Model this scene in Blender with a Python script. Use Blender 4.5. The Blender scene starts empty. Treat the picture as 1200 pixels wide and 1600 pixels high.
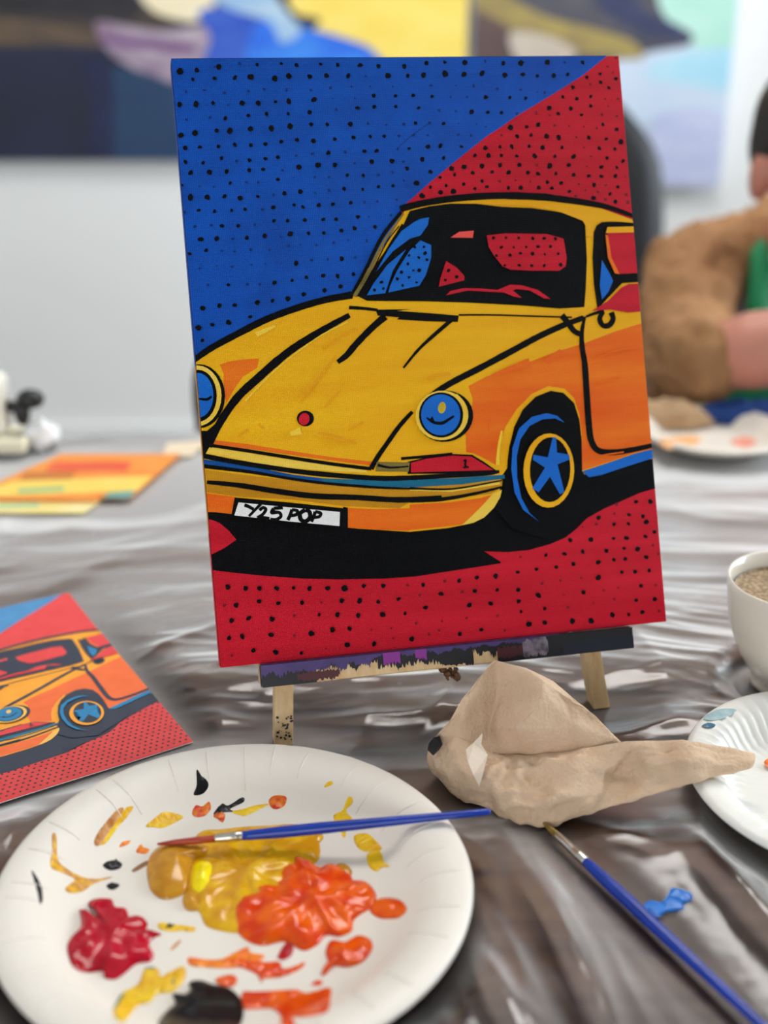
import bpy, bmesh, math, random
from mathutils import Vector, Matrix, noise
R = math.radians
random.seed(7)
scene = bpy.context.scene
col = scene.collection

# ------------------------------------------------------------------ camera
T = 0.75                                  # table top height
CZ = T + 0.409                            # camera height
TH = R(22.725); FPX = 1850.0
cam_d = bpy.data.cameras.new('camera'); cam = bpy.data.objects.new('camera', cam_d); col.objects.link(cam)
cam.location = (0, 0, CZ); cam.rotation_euler = (R(90) - TH, 0, 0)
cam_d.sensor_fit = 'VERTICAL'; cam_d.sensor_height = 24.0; cam_d.sensor_width = 18.0
cam_d.lens = 24.0 * FPX / 1600.0
cam_d.clip_start = 0.02
cam_d.dof.use_dof = True; cam_d.dof.focus_distance = 0.69; cam_d.dof.aperture_fstop = 2.2
scene.camera = cam
vs = scene.view_settings
vs.view_transform = 'Standard'; vs.look = 'None'; vs.gamma = 1.0; vs.use_curve_mapping = False
vs.exposure = 0.24

# ------------------------------------------------------------------ world and daylight
w = bpy.data.worlds.new('world'); scene.world = w; w.use_nodes = True
bg = w.node_tree.nodes['Background']; bg.inputs[0].default_value = (0.80, 0.90, 1.0, 1); bg.inputs[1].default_value = 1.0
def area(name, loc, rot, sx, sy, power, colr):
    l = bpy.data.lights.new(name, 'AREA'); l.shape = 'RECTANGLE'; l.size = sx; l.size_y = sy; l.energy = power; l.color = colr
    o = bpy.data.objects.new(name, l); col.objects.link(o); o.location = loc; o.rotation_euler = rot; return o
# daylight coming in through the two windows (right wall, wall behind the photographer)
area('window_right_offscreen', (2.72, 1.75, 1.65), (0, R(90), 0), 1.5, 2.3, 100, (0.84, 0.93, 1.0))
area('window_rear_offscreen', (-0.9, -2.72, 1.6), (R(90), 0, 0), 2.6, 1.5, 46, (0.95, 0.97, 1.0))

# ------------------------------------------------------------------ helpers
FW = Vector((0, math.cos(TH), -math.sin(TH))); UP = Vector((0, math.sin(TH), math.cos(TH)))
CAM = Vector((0, 0, CZ))
def ray(px, py): return FW + Vector((1, 0, 0)) * ((px - 600) / FPX) + UP * ((800 - py) / FPX)
def P(px, py, h=0.0):                     # photo point on the level plane h above the table top
    d = ray(px, py); return CAM + d * ((T + h - CZ) / d.z)
def PY(px, py, y):                        # photo point on the upright plane at distance y
    d = ray(px, py); return CAM + d * (y / d.y)

MATS = {}
def lin(c):
    return tuple(((v / 255) / 12.92 if v / 255 <= 0.04045 else ((v / 255 + 0.055) / 1.055) ** 2.4) for v in c)
def mat(name, rgb, rough=0.5, rgb2=None, nscale=(8, 8, 8), spec=0.5, bump=0.0, bscale=200, metal=0.0, coat=0.0, weave=False, detail=4.0, lo=0.35, hi=0.7, sss=0.0):
    if name in MATS: return MATS[name]
    m = bpy.data.materials.new(name); m.use_nodes = True; MATS[name] = m
    nt = m.node_tree; N = nt.nodes; L = nt.links; b = N['Principled BSDF']
    b.inputs['Base Color'].default_value = (*lin(rgb), 1); b.inputs['Roughness'].default_value = rough
    b.inputs['Specular IOR Level'].default_value = spec; b.inputs['Metallic'].default_value = metal
    b.inputs['Coat Weight'].default_value = coat; b.inputs['Coat Roughness'].default_value = 0.08
    tc = N.new('ShaderNodeTexCoord')
    if rgb2:
        mp = N.new('ShaderNodeMapping'); mp.inputs['Scale'].default_value = nscale
        nz = N.new('ShaderNodeTexNoise'); nz.inputs['Scale'].default_value = 1.0; nz.inputs['Detail'].default_value = detail
        cr = N.new('ShaderNodeValToRGB'); cr.color_ramp.elements[0].position = lo; cr.color_ramp.elements[1].position = hi
        cr.color_ramp.elements[0].color = (*lin(rgb), 1); cr.color_ramp.elements[1].color = (*lin(rgb2), 1)
        L.new(tc.outputs['UV' if weave else 'Object'], mp.inputs['Vector']); L.new(mp.outputs[0], nz.inputs['Vector'])
        L.new(nz.outputs['Fac'], cr.inputs[0]); L.new(cr.outputs[0], b.inputs['Base Color'])
    if weave:
        outs = []
        for ax in ('X', 'Y'):
            wv = N.new('ShaderNodeTexWave'); wv.wave_type = 'BANDS'; wv.bands_direction = ax
            wv.inputs['Scale'].default_value = 290; wv.inputs['Distortion'].default_value = 1.2; wv.inputs['Detail'].default_value = 1
            L.new(tc.outputs['UV'], wv.inputs['Vector']); outs.append(wv)
        mx = N.new('ShaderNodeMath'); mx.operation = 'MAXIMUM'
        L.new(outs[0].outputs['Fac'], mx.inputs[0]); L.new(outs[1].outputs['Fac'], mx.inputs[1])
        bp = N.new('ShaderNodeBump'); bp.inputs['Strength'].default_value = 0.7; bp.inputs['Distance'].default_value = 0.0004
        L.new(mx.outputs[0], bp.inputs['Height']); L.new(bp.outputs[0], b.inputs['Normal'])
    elif bump:
        nz2 = N.new('ShaderNodeTexNoise'); nz2.inputs['Scale'].default_value = bscale; nz2.inputs['Detail'].default_value = 5
        L.new(tc.outputs['Object'], nz2.inputs['Vector'])
        bp = N.new('ShaderNodeBump'); bp.inputs['Strength'].default_value = bump; bp.inputs['Distance'].default_value = 0.002
        L.new(nz2.outputs['Fac'], bp.inputs['Height']); L.new(bp.outputs[0], b.inputs['Normal'])
    if sss:
        b.inputs['Subsurface Weight'].default_value = sss; b.inputs['Subsurface Radius'].default_value = (0.02, 0.01, 0.006)
    return m
def emis(name, rgb, s):
    m = bpy.data.materials.new(name); m.use_nodes = True; b = m.node_tree.nodes['Principled BSDF']
    b.inputs['Base Color'].default_value = (*rgb, 1); b.inputs['Emission Color'].default_value = (*rgb, 1); b.inputs['Emission Strength'].default_value = s
    return m

def tag(o, label=None, cat=None, group=None, kind=None):
    if label: o['label'] = label
    if cat: o['category'] = cat
    if group: o['group'] = group
    if kind: o['kind'] = kind
    return o
def thing(name, loc, label, cat, group=None):
    o = bpy.data.objects.new(name, None); o.empty_display_size = 0.02; col.objects.link(o); o.location = loc
    return tag(o, label, cat, group)
def adopt(o, parent):
    o.parent = parent
    if parent.parent is None and parent.type == 'EMPTY': o.matrix_parent_inverse = parent.matrix_basis.inverted()
def obj(name, verts, faces, m, parent=None, smooth=False, uvs=None):
    me = bpy.data.meshes.new(name); me.from_pydata([tuple(v) for v in verts], [], faces); me.validate(); me.update()
    if uvs is not None:
        ul = me.uv_layers.new(name='UVMap')
        for l in me.loops: ul.data[l.index].uv = uvs[l.vertex_index]
    if m: me.materials.append(m)
    if smooth:
        for p in me.polygons: p.use_smooth = True
    o = bpy.data.objects.new(name, me); col.objects.link(o)
    if parent: adopt(o, parent)
    return o
class MB:
    def __init__(s): s.v = []; s.f = []
    def add(s, v, f):
        n = len(s.v); s.v += [Vector(p) for p in v]; s.f += [tuple(i + n for i in q) for q in f]; return s
    def box(s, a, b, M=None):
        x0, y0, z0 = a; x1, y1, z1 = b
        v = [(x0,y0,z0),(x1,y0,z0),(x1,y1,z0),(x0,y1,z0),(x0,y0,z1),(x1,y0,z1),(x1,y1,z1),(x0,y1,z1)]
        if M: v = [M @ Vector(p) for p in v]
        return s.add(v, [(0,3,2,1),(4,5,6,7),(0,1,5,4),(1,2,6,5),(2,3,7,6),(3,0,4,7)])
    def hexa(s, v): return s.add(v, [(0,3,2,1),(4,5,6,7),(0,1,5,4),(1,2,6,5),(2,3,7,6),(3,0,4,7)])
    def tube(s, pts, rad, n=12, sy=1.0):
        pts = [Vector(p) for p in pts]; rr = rad if isinstance(rad, (list, tuple)) else [rad] * len(pts)
        rings = []; ref = None
        for i, p in enumerate(pts):
            d = (pts[min(i + 1, len(pts) - 1)] - pts[max(i - 1, 0)]).normalized()
            if ref is None: ref = Vector((0, 0, 1)) if abs(d.z) < 0.9 else Vector((1, 0, 0))
            a = d.cross(ref).normalized(); b = a.cross(d).normalized(); ref = b
            rings.append([p + (a * math.cos(2*math.pi*k/n) + b * sy * math.sin(2*math.pi*k/n)) * rr[i] for k in range(n)])
        v = [q for r in rings for q in r]; f = []
        for i in range(len(pts) - 1):
            for k in range(n): f.append((i*n+k, i*n+(k+1) % n, (i+1)*n+(k+1) % n, (i+1)*n+k))
        f.append(tuple(range(n))[::-1]); f.append(tuple(range((len(pts)-1)*n, len(pts)*n)))
        return s.add(v, f)
    def lathe(s, prof, c=(0,0,0), n=64, fn=None):
        c = Vector(c); v = []; f = []
        for i, (r, z) in enumerate(prof):
            for k in range(n):
                a = 2*math.pi*k/n; rr, zz = (r, z) if fn is None else fn(r, z, a)
                v.append(c + Vector((rr*math.cos(a), rr*math.sin(a), zz)))
        for i in range(len(prof) - 1):
            for k in range(n): f.append((i*n+k, i*n+(k+1) % n, (i+1)*n+(k+1) % n, (i+1)*n+k))
        if prof[0][0] < 1e-3: pass
        return s.add(v, f)
    def ellipsoid(s, c, r, n=20, m=12, M=None):
        c = Vector(c); v = []; f = []
        for i in range(m + 1):
            t = math.pi * i / m
            for k in range(n):
                a = 2*math.pi*k/n; q = Vector((r[0]*math.sin(t)*math.cos(a), r[1]*math.sin(t)*math.sin(a), r[2]*math.cos(t)))
                v.append(c + (M @ q if M else q))
        for i in range(m):
            for k in range(n): f.append((i*n+k, (i+1)*n+k, (i+1)*n+(k+1) % n, i*n+(k+1) % n))
        return s.add(v, f)
    def build(s, name, m, parent=None, smooth=False, bevel=0.0):
        o = obj(name, s.v, s.f, m, parent, smooth)
        if bevel:
            bv = o.modifiers.new('bevel', 'BEVEL'); bv.width = bevel; bv.segments = 3; bv.limit_method = 'ANGLE'
        return o
def catmull(pts, sub=5, closed=True):
    n = len(pts); out = []
    for i in range(n if closed else n - 1):
        if closed: p0, p1, p2, p3 = (pts[(i + j - 1) % n] for j in range(4))
        else: p0, p1, p2, p3 = pts[max(i-1, 0)], pts[i], pts[i+1], pts[min(i+2, n-1)]
        for k in range(sub):
            t = k / sub
            out.append(tuple(0.5*(2*b + (c-a)*t + (2*a-5*b+4*c-d)*t*t + (3*b-a-3*c+d)*t**3) for a, b, c, d in zip(p0, p1, p2, p3)))
    if not closed: out.append(tuple(pts[-1]))
    return out
def rem(o, size, it=8, fac=0.5):
    r = o.modifiers.new('remesh', 'REMESH'); r.mode = 'VOXEL'; r.voxel_size = size; r.use_smooth_shade = True
    s = o.modifiers.new('smooth', 'SMOOTH'); s.iterations = it; s.factor = fac
    return o

# ------------------------------------------------------------------ room
M_wall = mat('white_wall_paint', (238, 238, 236), 0.75, bump=0.05, bscale=60)
M_ceil = mat('ceiling_paint', (242, 242, 240), 0.9)
M_floor = mat('grey_floor', (150, 145, 140), 0.5, (128, 122, 116), (3, 3, 3))
M_white = mat('white_gloss_paint', (240, 240, 238), 0.35)
X0, X1, Y0, Y1, ZC = -3.0, 2.6, -2.6, 3.2, 2.75
tag(MB().box((X0, Y0, -0.1), (X1, Y1, 0)).build('floor', M_floor), kind='structure')
tag(MB().box((X0, Y0, ZC), (X1, Y1, ZC + 0.1)).build('ceiling', M_ceil), kind='structure')
tag(MB().box((X0 - .1, Y1, 0), (X1 + .1, Y1 + 0.1, ZC)).build('wall_back', M_wall), kind='structure')
tag(MB().box((X0 - 0.1, Y0, 0), (X0, Y1, ZC)).build('wall_left', M_wall), kind='structure')
b = MB(); wy0, wy1, wz0, wz1 = 0.5, 3.0, 0.85, 2.45
b.box((X1, Y0, 0), (X1 + .1, wy0, ZC)); b.box((X1, wy1, 0), (X1 + .1, Y1, ZC)); b.box((X1, wy0, 0), (X1 + .1, wy1, wz0)); b.box((X1, wy0, wz1), (X1 + .1, wy1, ZC))
tag(b.build('wall_right', M_wall), kind='structure')
b = MB(); vx0, vx1, vz0, vz1 = -2.3, 0.5, 0.8, 2.4
b.box((X0 - .1, Y0 - .1, 0), (vx0, Y0, ZC)); b.box((vx1, Y0 - .1, 0), (X1 + .1, Y0, ZC)); b.box((vx0, Y0 - .1, 0), (vx1, Y0, vz0)); b.box((vx0, Y0 - .1, vz1), (vx1, Y0, ZC))
tag(b.build('wall_front', M_wall), kind='structure')
mg = bpy.data.materials.new('window_glass'); mg.use_nodes = True; nt = mg.node_tree; nt.nodes.clear()
o_ = nt.nodes.new('ShaderNodeOutputMaterial'); mx_ = nt.nodes.new('ShaderNodeMixShader'); t_ = nt.nodes.new('ShaderNodeBsdfTransparent'); g_ = nt.nodes.new('ShaderNodeBsdfGlossy'); f_ = nt.nodes.new('ShaderNodeFresnel')
g_.inputs['Roughness'].default_value = 0.02; nt.links.new(f_.outputs[0], mx_.inputs[0]); nt.links.new(t_.outputs[0], mx_.inputs[1]); nt.links.new(g_.outputs[0], mx_.inputs[2]); nt.links.new(mx_.outputs[0], o_.inputs[0])
def window(name, a0, a1, z0, z1, at):       # at(a, depth, z) -> point
    fr = MB()
    def bar(p0, p1, q0, q1):
        fr.hexa([at(p0, 0, q0), at(p1, 0, q0), at(p1, .06, q0), at(p0, .06, q0), at(p0, 0, q1), at(p1, 0, q1), at(p1, .06, q1), at(p0, .06, q1)])
    bar(a0, a1, z0, z0 + .05); bar(a0, a1, z1 - .05, z1); bar(a0, a0 + .05, z0 + .05, z1 - .05); bar(a1 - .05, a1, z0 + .05, z1 - .05)
    mid = (a0 + a1) / 2; bar(mid - .025, mid + .025, z0 + .05, z1 - .05)
    f = tag(fr.build(name, M_white), kind='structure')
    for p0, p1 in ((a0 + .05, mid - .025), (mid + .025, a1 - .05)):
        obj('pane', [at(p0, .03, z0 + .05), at(p1, .03, z0 + .05), at(p1, .03, z1 - .05), at(p0, .03, z1 - .05)], [(0, 1, 2, 3)], mg, f)
window('window_1', wy0, wy1, wz0, wz1, lambda a, d, z: (X1 + .02 + d, a, z))
window('window_2', vx0, vx1, vz0, vz1, lambda a, d, z: (a, Y0 - .02 - d, z))
tag(MB().box((X0, Y1 - 0.015, 0), (X1, Y1, 0.09)).build('baseboard_back', M_white), kind='structure')
M_led = emis('led_diffuser', (1.0, 0.965, 0.93), 11.0)
# the one ceiling lamp that the photograph's shadows ask for: the brush and the plates throw theirs towards the photographer
for (lx, ly, lab) in ((0.35, 1.75, 'flat white ceiling light panel beyond the table'),):
    t = thing('ceiling_light_offscreen', (lx, ly, ZC), lab, 'light')
    f = MB(); a, c = .62, .32
    f.box((lx - a, ly - c, ZC - .03), (lx + a, ly - c + .02, ZC)); f.box((lx - a, ly + c - .02, ZC - .03), (lx + a, ly + c, ZC))
    f.box((lx - a, ly - c + .02, ZC - .03), (lx - a + .02, ly + c - .02, ZC)); f.box((lx + a - .02, ly - c + .02, ZC - .03), (lx + a, ly + c - .02, ZC))
    f.build('frame', M_white, t)
    MB().box((lx - a + .02, ly - c + .02, ZC - .022), (lx + a - .02, ly + c - .02, ZC - .012)).build('diffuser_offscreen', M_led, t)

# ------------------------------------------------------------------ table and plastic sheet
def wood(name, dark, light, along=(2.0, 42, 42), rough=0.45):
    return mat(name, dark, rough, light, along, bump=0.12, bscale=90, detail=8, lo=0.3, hi=0.75)
M_tab = wood('dark_wood', (92, 68, 54), (146, 116, 98))
TX0, TX1, TY0, TY1 = -0.95, 0.95, 0.10, 1.200
TROT = Matrix.Translation((0, TY1, 0)) @ Matrix.Rotation(R(4.5), 4, 'Z') @ Matrix.Translation((0, -TY1, 0))
def trot(mb): mb.v = [TROT @ v for v in mb.v]; return mb
t = thing('table', (0, (TY0 + TY1) / 2, 0), 'large dark brown wood table covered by clear plastic', 'table')
trot(MB().box((TX0, TY0, T - .03), (TX1, TY1, T))).build('tabletop', M_tab, t, bevel=.003)
M_leg = mat('dark_metal', (40, 40, 42), 0.4, metal=0.6)
for sx in (TX0 + .08, TX1 - .13):
    for sy in (TY0 + .08, TY1 - .13): trot(MB().box((sx, sy, 0), (sx + .05, sy + .05, T - .03))).build('leg', M_leg, t)

FLAT = []                                  # (x, y, r, soft) places where a thing presses the sheet flat
PL1 = (-0.0728, 0.4659); PR1 = 0.1165
PL2 = (0.2589, 0.5500); PR2 = 0.0895
PL3 = P(1112, 698); 
FLAT += [(PL1[0], PL1[1], .105, .03), (PL2[0], PL2[1], .075, .03), (0.263, 0.675, .03, .02), (PL3.x, PL3.y, .09, .04)]
SEGS = [(P(848, 1284).xy, P(1252, 1660).xy, .004, .05), (P(690, 1215).xy, P(1000, 1215).xy, .03, .05)]
_a, _b = P(302, 1160).xy, P(108, 935).xy; _v = (_b - _a).normalized(); _u = Vector((-_v.y, _v.x))
if _u.dot(P(0, 1252).xy - _a) < 0: _u = -_u
RECT = (_a, _u, _v, .19, (_b - _a).length)
FLAT += [(P(443, 1158).x, P(443, 1158).y, .006, .06), (P(938, 1120).x, P(938, 1120).y, .006, .06), (-.01, .90, .01, .05)]
FLAT += [(-.30 + .06*k, 1.05, .09, .04) for k in range(-1, 2)] + [(.34, 1.27, .08, .04), (-.46, 1.15, .09, .04), (.40, 1.2, .09, .04), (.66, 1.2, .12, .05)]
def sheet_h(x, y):
    k = 1.0
    for fx, fy, r, s in FLAT:
        d = math.hypot(x - fx, y - fy)
        if d < r + s:
            q = max(0.0, (d - r) / s); k = min(k, q * q * (3 - 2*q))
    p_ = Vector((x, y))
    for a_, b_, r, s in SEGS:
        ab = b_ - a_; t_ = max(0, min(1, (p_ - a_).dot(ab) / ab.length_squared)); d = (p_ - a_ - ab*t_).length
        if d < r + s: q = max(0.0, (d - r) / s); k = min(k, .12 + .88*q*q*(3 - 2*q))
    a_, u_, v_, w_, h_ = RECT; q0 = (p_ - a_).dot(u_); q1 = (p_ - a_).dot(v_)
    d = math.hypot(max(0, -q0, q0 - w_), max(0, -q1, q1 - h_))
    if d < .035: q = d / .035; k = min(k, q*q*(3 - 2*q))
    wf = max(0.0, min(1.0, (0.60 - y) / 0.14)); wf = wf*wf*(3-2*wf)
    wx = noise.noise((x*3, y*3, 5)) * .05; wy = noise.noise((x*3, y*3, 9)) * .04
    xa, ya = x + wx, y + wy + .25*x*x
    rg = lambda u, v, w, p: (1 - min(1, 1.7*abs(noise.noise((u, v, w))))) ** p
    a = rg(xa*2.4 + ya*1.2, ya*11, 1.3, 1.6) * .75 + rg(xa*4.5 - ya*3, ya*24, 7.7, 2) * .34 + rg(xa*9, ya*46 + xa*6, 3.3, 2) * .17 + rg(xa*22 + ya*9, ya*80 - xa*8, 5.3, 2) * .07 + (noise.noise((xa*4, ya*9, 2.0)) * .5 + .5) * .5
    a += rg(xa*2.1 + ya*2.5, ya*4 - xa*3.5, 3.1, 7) * .5
    xb = x + .24*y + wx*.6; yb = y
    b = rg(xb*11, yb*2.2, 11.3, 1.6) * .85 + rg(xb*24 + 3, yb*4.5, 4.4, 2) * .38 + rg(xb*50, yb*9 + xb*4, 9.4, 2) * .17 + rg(xb*90, yb*20 - xb*9, 2.4, 2) * .07 + (noise.noise((xb*9, yb*3, 6.0)) * .5 + .5) * .5
    b += rg(xb*4 - yb*3, yb*4 + xb*5, 8.1, 8) * .5
    far = max(0.0, min(1.0, (y - .62) / .25)); a *= 1 - .62*far
    h = a * (1 - wf) * .0075 + b * wf * .0085
    return .0012 + h * k
def axis(segs):
    out = []
    for a, b_, s in segs:
        n = max(1, int(round((b_ - a) / s))); out += [a + (b_ - a) * i / n for i in range(n)]
    return out + [segs[-1][1]]
xs = axis([(TX0 - .004, -.40, .010), (-.40, .42, .0022), (.42, TX1 + .004, .010)]); ys = axis([(TY0 - .004, .28, .012), (.28, .76, .0022), (.76, TY1 + .004, .0042)])
sv = []; nx = len(xs)
for y in ys:
    for x in xs:
        p = TROT @ Vector((x, y, 0)); sv.append((p.x, p.y, T + sheet_h(p.x, p.y)))
sf = [(j*nx+i, j*nx+i+1, (j+1)*nx+i+1, (j+1)*nx+i) for j in range(len(ys)-1) for i in range(nx-1)]
# the sheet hangs over all four sides
def drop(idx):
    n0 = len(sv)
    for i in idx:
        x, y, z = sv[i]; cx_, cy_ = x, y - .67; sv.append((x + .012 * random.random() * (1 if cx_ > .9 else -1 if cx_ < -.9 else 0), y + .012 * random.random() * (1 if cy_ > .48 else -1 if cy_ < -.48 else 0), T - .05))
    for k in range(len(idx) - 1): sf.append((idx[k], idx[k+1], n0 + k + 1, n0 + k))
drop(list(range(nx))[::-1]); drop([(len(ys)-1)*nx + i for i in range(nx)]); drop([j*nx for j in range(len(ys))]); drop([j*nx + nx - 1 for j in range(len(ys))][::-1])
ms = bpy.data.materials.new('clear_plastic'); ms.use_nodes = True; nt = ms.node_tree; nt.nodes.clear(); N = nt.nodes; L = nt.links
out = N.new('ShaderNodeOutputMaterial'); tr = N.new('ShaderNodeBsdfTransparent'); gl = N.new('ShaderNodeBsdfGlossy'); df = N.new('ShaderNodeBsdfDiffuse'); fr = N.new('ShaderNodeFresnel')
m1 = N.new('ShaderNodeMixShader'); m2 = N.new('ShaderNodeMixShader'); sc = N.new('ShaderNodeMath'); sc.operation = 'MULTIPLY'; sc.use_clamp = True; sc.inputs[1].default_value = 1.15
gl.inputs['Roughness'].default_value = 0.15; df.inputs['Color'].default_value = (.80, .80, .80, 1); fr.inputs['IOR'].default_value = 1.5
sc2 = N.new('ShaderNodeMath'); sc2.operation = 'MULTIPLY_ADD'; sc2.use_clamp = True; sc2.inputs[1].default_value = 6.0; sc2.inputs[2].default_value = -0.35
nzs = N.new('ShaderNodeTexNoise'); nzs.inputs['Scale'].default_value = 55; nzs.inputs['Detail'].default_value = 6; tcs = N.new('ShaderNodeTexCoord'); bps = N.new('ShaderNodeBump'); bps.inputs['Strength'].default_value = .08; bps.inputs['Distance'].default_value = .003
L.new(tcs.outputs['Object'], nzs.inputs['Vector']); L.new(nzs.outputs['Fac'], bps.inputs['Height']); L.new(bps.outputs[0], gl.inputs['Normal'])
L.new(fr.outputs[0], sc.inputs[0]); L.new(fr.outputs[0], sc2.inputs[0]); L.new(sc2.outputs[0], m1.inputs[0]); L.new(tr.outputs[0], m1.inputs[1]); L.new(df.outputs[0], m1.inputs[2])
L.new(sc.outputs[0], m2.inputs[0]); L.new(m1.outputs[0], m2.inputs[1]); L.new(gl.outputs[0], m2.inputs[2]); L.new(m2.outputs[0], out.inputs[0])
sheet = obj('plastic_sheet', sv, sf, ms, None, True)
tag(sheet, 'wrinkled clear plastic sheet spread over the dark wood table', 'plastic sheet')

# ------------------------------------------------------------------ the artwork, traced in photo points and carried onto the canvas plane
PS, TA = R(11.862), R(23.577); CW, CH = 0.2794, 0.3585
CU = Vector((math.cos(PS), math.sin(PS), 0)); CB = Vector((-math.sin(PS), math.cos(PS), 0))
CV = CB * math.sin(TA) + Vector((0, 0, math.cos(TA))); CN = CU.cross(CV)          # CN looks out of the painting
CO = CAM + Vector((0.04114, 0.63285, -0.35183))                                     # middle of the lower edge, front face
def to_uv(px, py):
    d = ray(px, py); q = CAM + d * ((CO - CAM).dot(CN) / d.dot(CN)) - CO
    return (q.dot(CU) / CW + 0.5, q.dot(CV) / CH)
def on_canvas(s, t_, n=0.0): return CO + CU * ((s - .5) * CW) + CV * (t_ * CH) + CN * n
ORG = {1: (250, 70), 2: (620, 70), 3: (290, 460), 4: (640, 460), 5: (300, 780), 6: (660, 780), 'W': (530, 290), 0: (0, 0)}
def Z(k, *c):
    ox, oy = ORG[k]; s = 1.0 if k == 0 else 3.0
    return [(ox + c[i] / s, oy + c[i+1] / s) for i in range(0, len(c), 2)]
def ell(k, cx, cy, rx, ry, rot=0, n=28, wob=0.0):
    ox, oy = ORG[k]; s = 1.0 if k == 0 else 3.0; o = []
    for i in range(n):
        a = 2*math.pi*i/n; q = 1 + wob * random.uniform(-1, 1); x = rx*math.cos(a)*q; y = ry*math.sin(a)*q
        o.append((ox + (cx + x*math.cos(rot) - y*math.sin(rot))/s, oy + (cy + x*math.sin(rot) + y*math.cos(rot))/s))
    return o
def stroke(pts, w0, w1=None, wm=None, sub=6):
    p = catmull(pts, sub, False); n = len(p); w1 = w0 if w1 is None else w1; l = []; r = []
    for i, (x, y) in enumerate(p):
        a = p[max(i-1, 0)]; c = p[min(i+1, n-1)]; dx, dy = c[0]-a[0], c[1]-a[1]; d = math.hypot(dx, dy) or 1
        f = i/(n-1); ww = w0*(1-f) + w1*f
        if wm is not None: ww = ww*(1 - 4*f*(1-f)) + wm*4*f*(1-f)
        ww *= .56 * (1 + .10*noise.noise((x*.11, y*.11, 3)))
        l.append((x - dy/d*ww, y + dx/d*ww)); r.append((x + dy/d*ww, y - dx/d*ww))
    return l + r[::-1]
LAYERS = []                                # (part name, material key, list of polygons)
def lay(name, key, *polys): LAYERS.append((name, key, list(polys)))
# fields
lay('blue_field', 'blue', Z(0, 255,80, 948,80, 948,88) + Z(2, 870,145, 760,215, 660,275, 560,335, 490,385, 420,430, 345,490, 270,550, 210,600, 150,650, 90,705, 30,755) + Z(0, 560,490, 300,580, 255,580))
lay('car_shadow', 'black', Z(0, 318,690, 1030,690, 1030,757) + Z(4, 1150,910, 1080,930) + Z(6, 930,10, 850,45, 770,90, 720,140, 670,180, 600,210, 500,238, 400,248, 290,244, 330,270, 368,294, 365,301, 260,317, 130,337, 0,357) + Z(5, 1050,362, 900,372, 700,376, 520,372, 350,360, 200,345, 100,333) + Z(0, 320,880))
lay('red_wedge', 'red', Z(5, 60,92, 95,97, 130,112, 170,145, 208,190, 150,230, 60,275))
car = Z(0, 296,566, 320,551, 357,528, 400,507, 440,488, 477,477, 520,465, 545,462, 556,445, 590,400, 615,360, 632,330, 650,318, 700,309, 760,306, 820,309, 880,316, 940,326, 996,346, 1024,700, 1024,716, 985,722, 940,735, 912,742, 860,740, 800,720, 783,745, 781,766, 775,785, 760,803, 735,818, 700,825, 640,831, 560,826, 480,818, 400,808, 318,799)
lay('yellow_body', 'yellow', car)
arch = Z(4, 455,850, 458,780, 466,715, 490,620, 530,540, 590,480, 660,452, 720,462, 770,510, 795,590, 805,680, 808,830, 830,860, 900,870, 900,1000, 650,1150, 480,1100, 400,1000, 440,920)
lay('orange_panels', 'orange',
    Z(4, 275,430, 360,385, 500,340, 600,302, 700,265, 800,235, 830,225, 960,175, 1105,130, 1145,690, 1145,722, 1050,745, 950,780, 850,812, 808,826, 806,650, 795,560, 770,485, 725,442, 650,430, 570,468, 500,540, 450,620, 420,700, 405,800, 350,770, 300,745, 265,740, 262,650, 290,560, 295,490),
    Z(3, 160,330, 200,315, 270,305, 345,300, 335,345, 270,385, 230,440, 190,510, 178,440, 178,370),
    Z(3, 125,682, 300,703, 500,735, 700,765, 880,785, 865,802, 600,767, 350,732, 115,703),
    Z(3, 85,930, 235,950, 215,1033, 85,1025),
    Z(3, 748,1000, 900,1007, 1050,1002) + Z(4, 0,985, 180,975, 330,955, 400,935, 385,970, 330,1030, 240,1080, 150,1090, 0,1105) + Z(3, 1050,1108, 900,1103, 740,1092))
lay('mustard_bumper', 'mustard', Z(3, 80,820, 300,850, 500,872, 700,885, 900,903, 1100,908) + Z(4, 0,905, 250,890, 435,868, 432,905, 380,935, 200,955, 0,975) + Z(3, 1000,1003, 740,992, 500,962, 235,947, 80,925))
lay('pale_highlight', 'paleyellow', Z(4, 245,1082, 290,1040, 345,985, 385,940, 432,915, 425,950, 395,1000, 350,1045, 300,1070), Z(3, 95,745, 105,715, 300,745, 520,780, 700,805, 850,825, 850,835, 700,830, 500,815, 300,785),
    Z(4, 0,905, 200,912, 420,880, 425,890, 200,925, 0,920))
lay('bumper_blue', 'navyblue', Z(3, 80,772, 200,790, 350,815, 500,845, 640,862, 640,880, 500,860, 300,830, 80,803), Z(4, 808,830, 845,818, 950,783, 1050,748, 1150,722, 1150,764, 1000,812, 900,847, 840,858))
lay('bumper_teal', 'teal', Z(3, 640,862, 900,872, 1100,870) + Z(4, 0,868, 200,862, 445,845, 445,863, 250,890, 0,905) + Z(3, 900,900, 640,880))
lay('side_sill', 'blue2', Z(4, 812,832, 845,820, 950,785, 1050,750, 1150,724, 1150,764, 1000,812, 900,845, 840,856))
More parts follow.
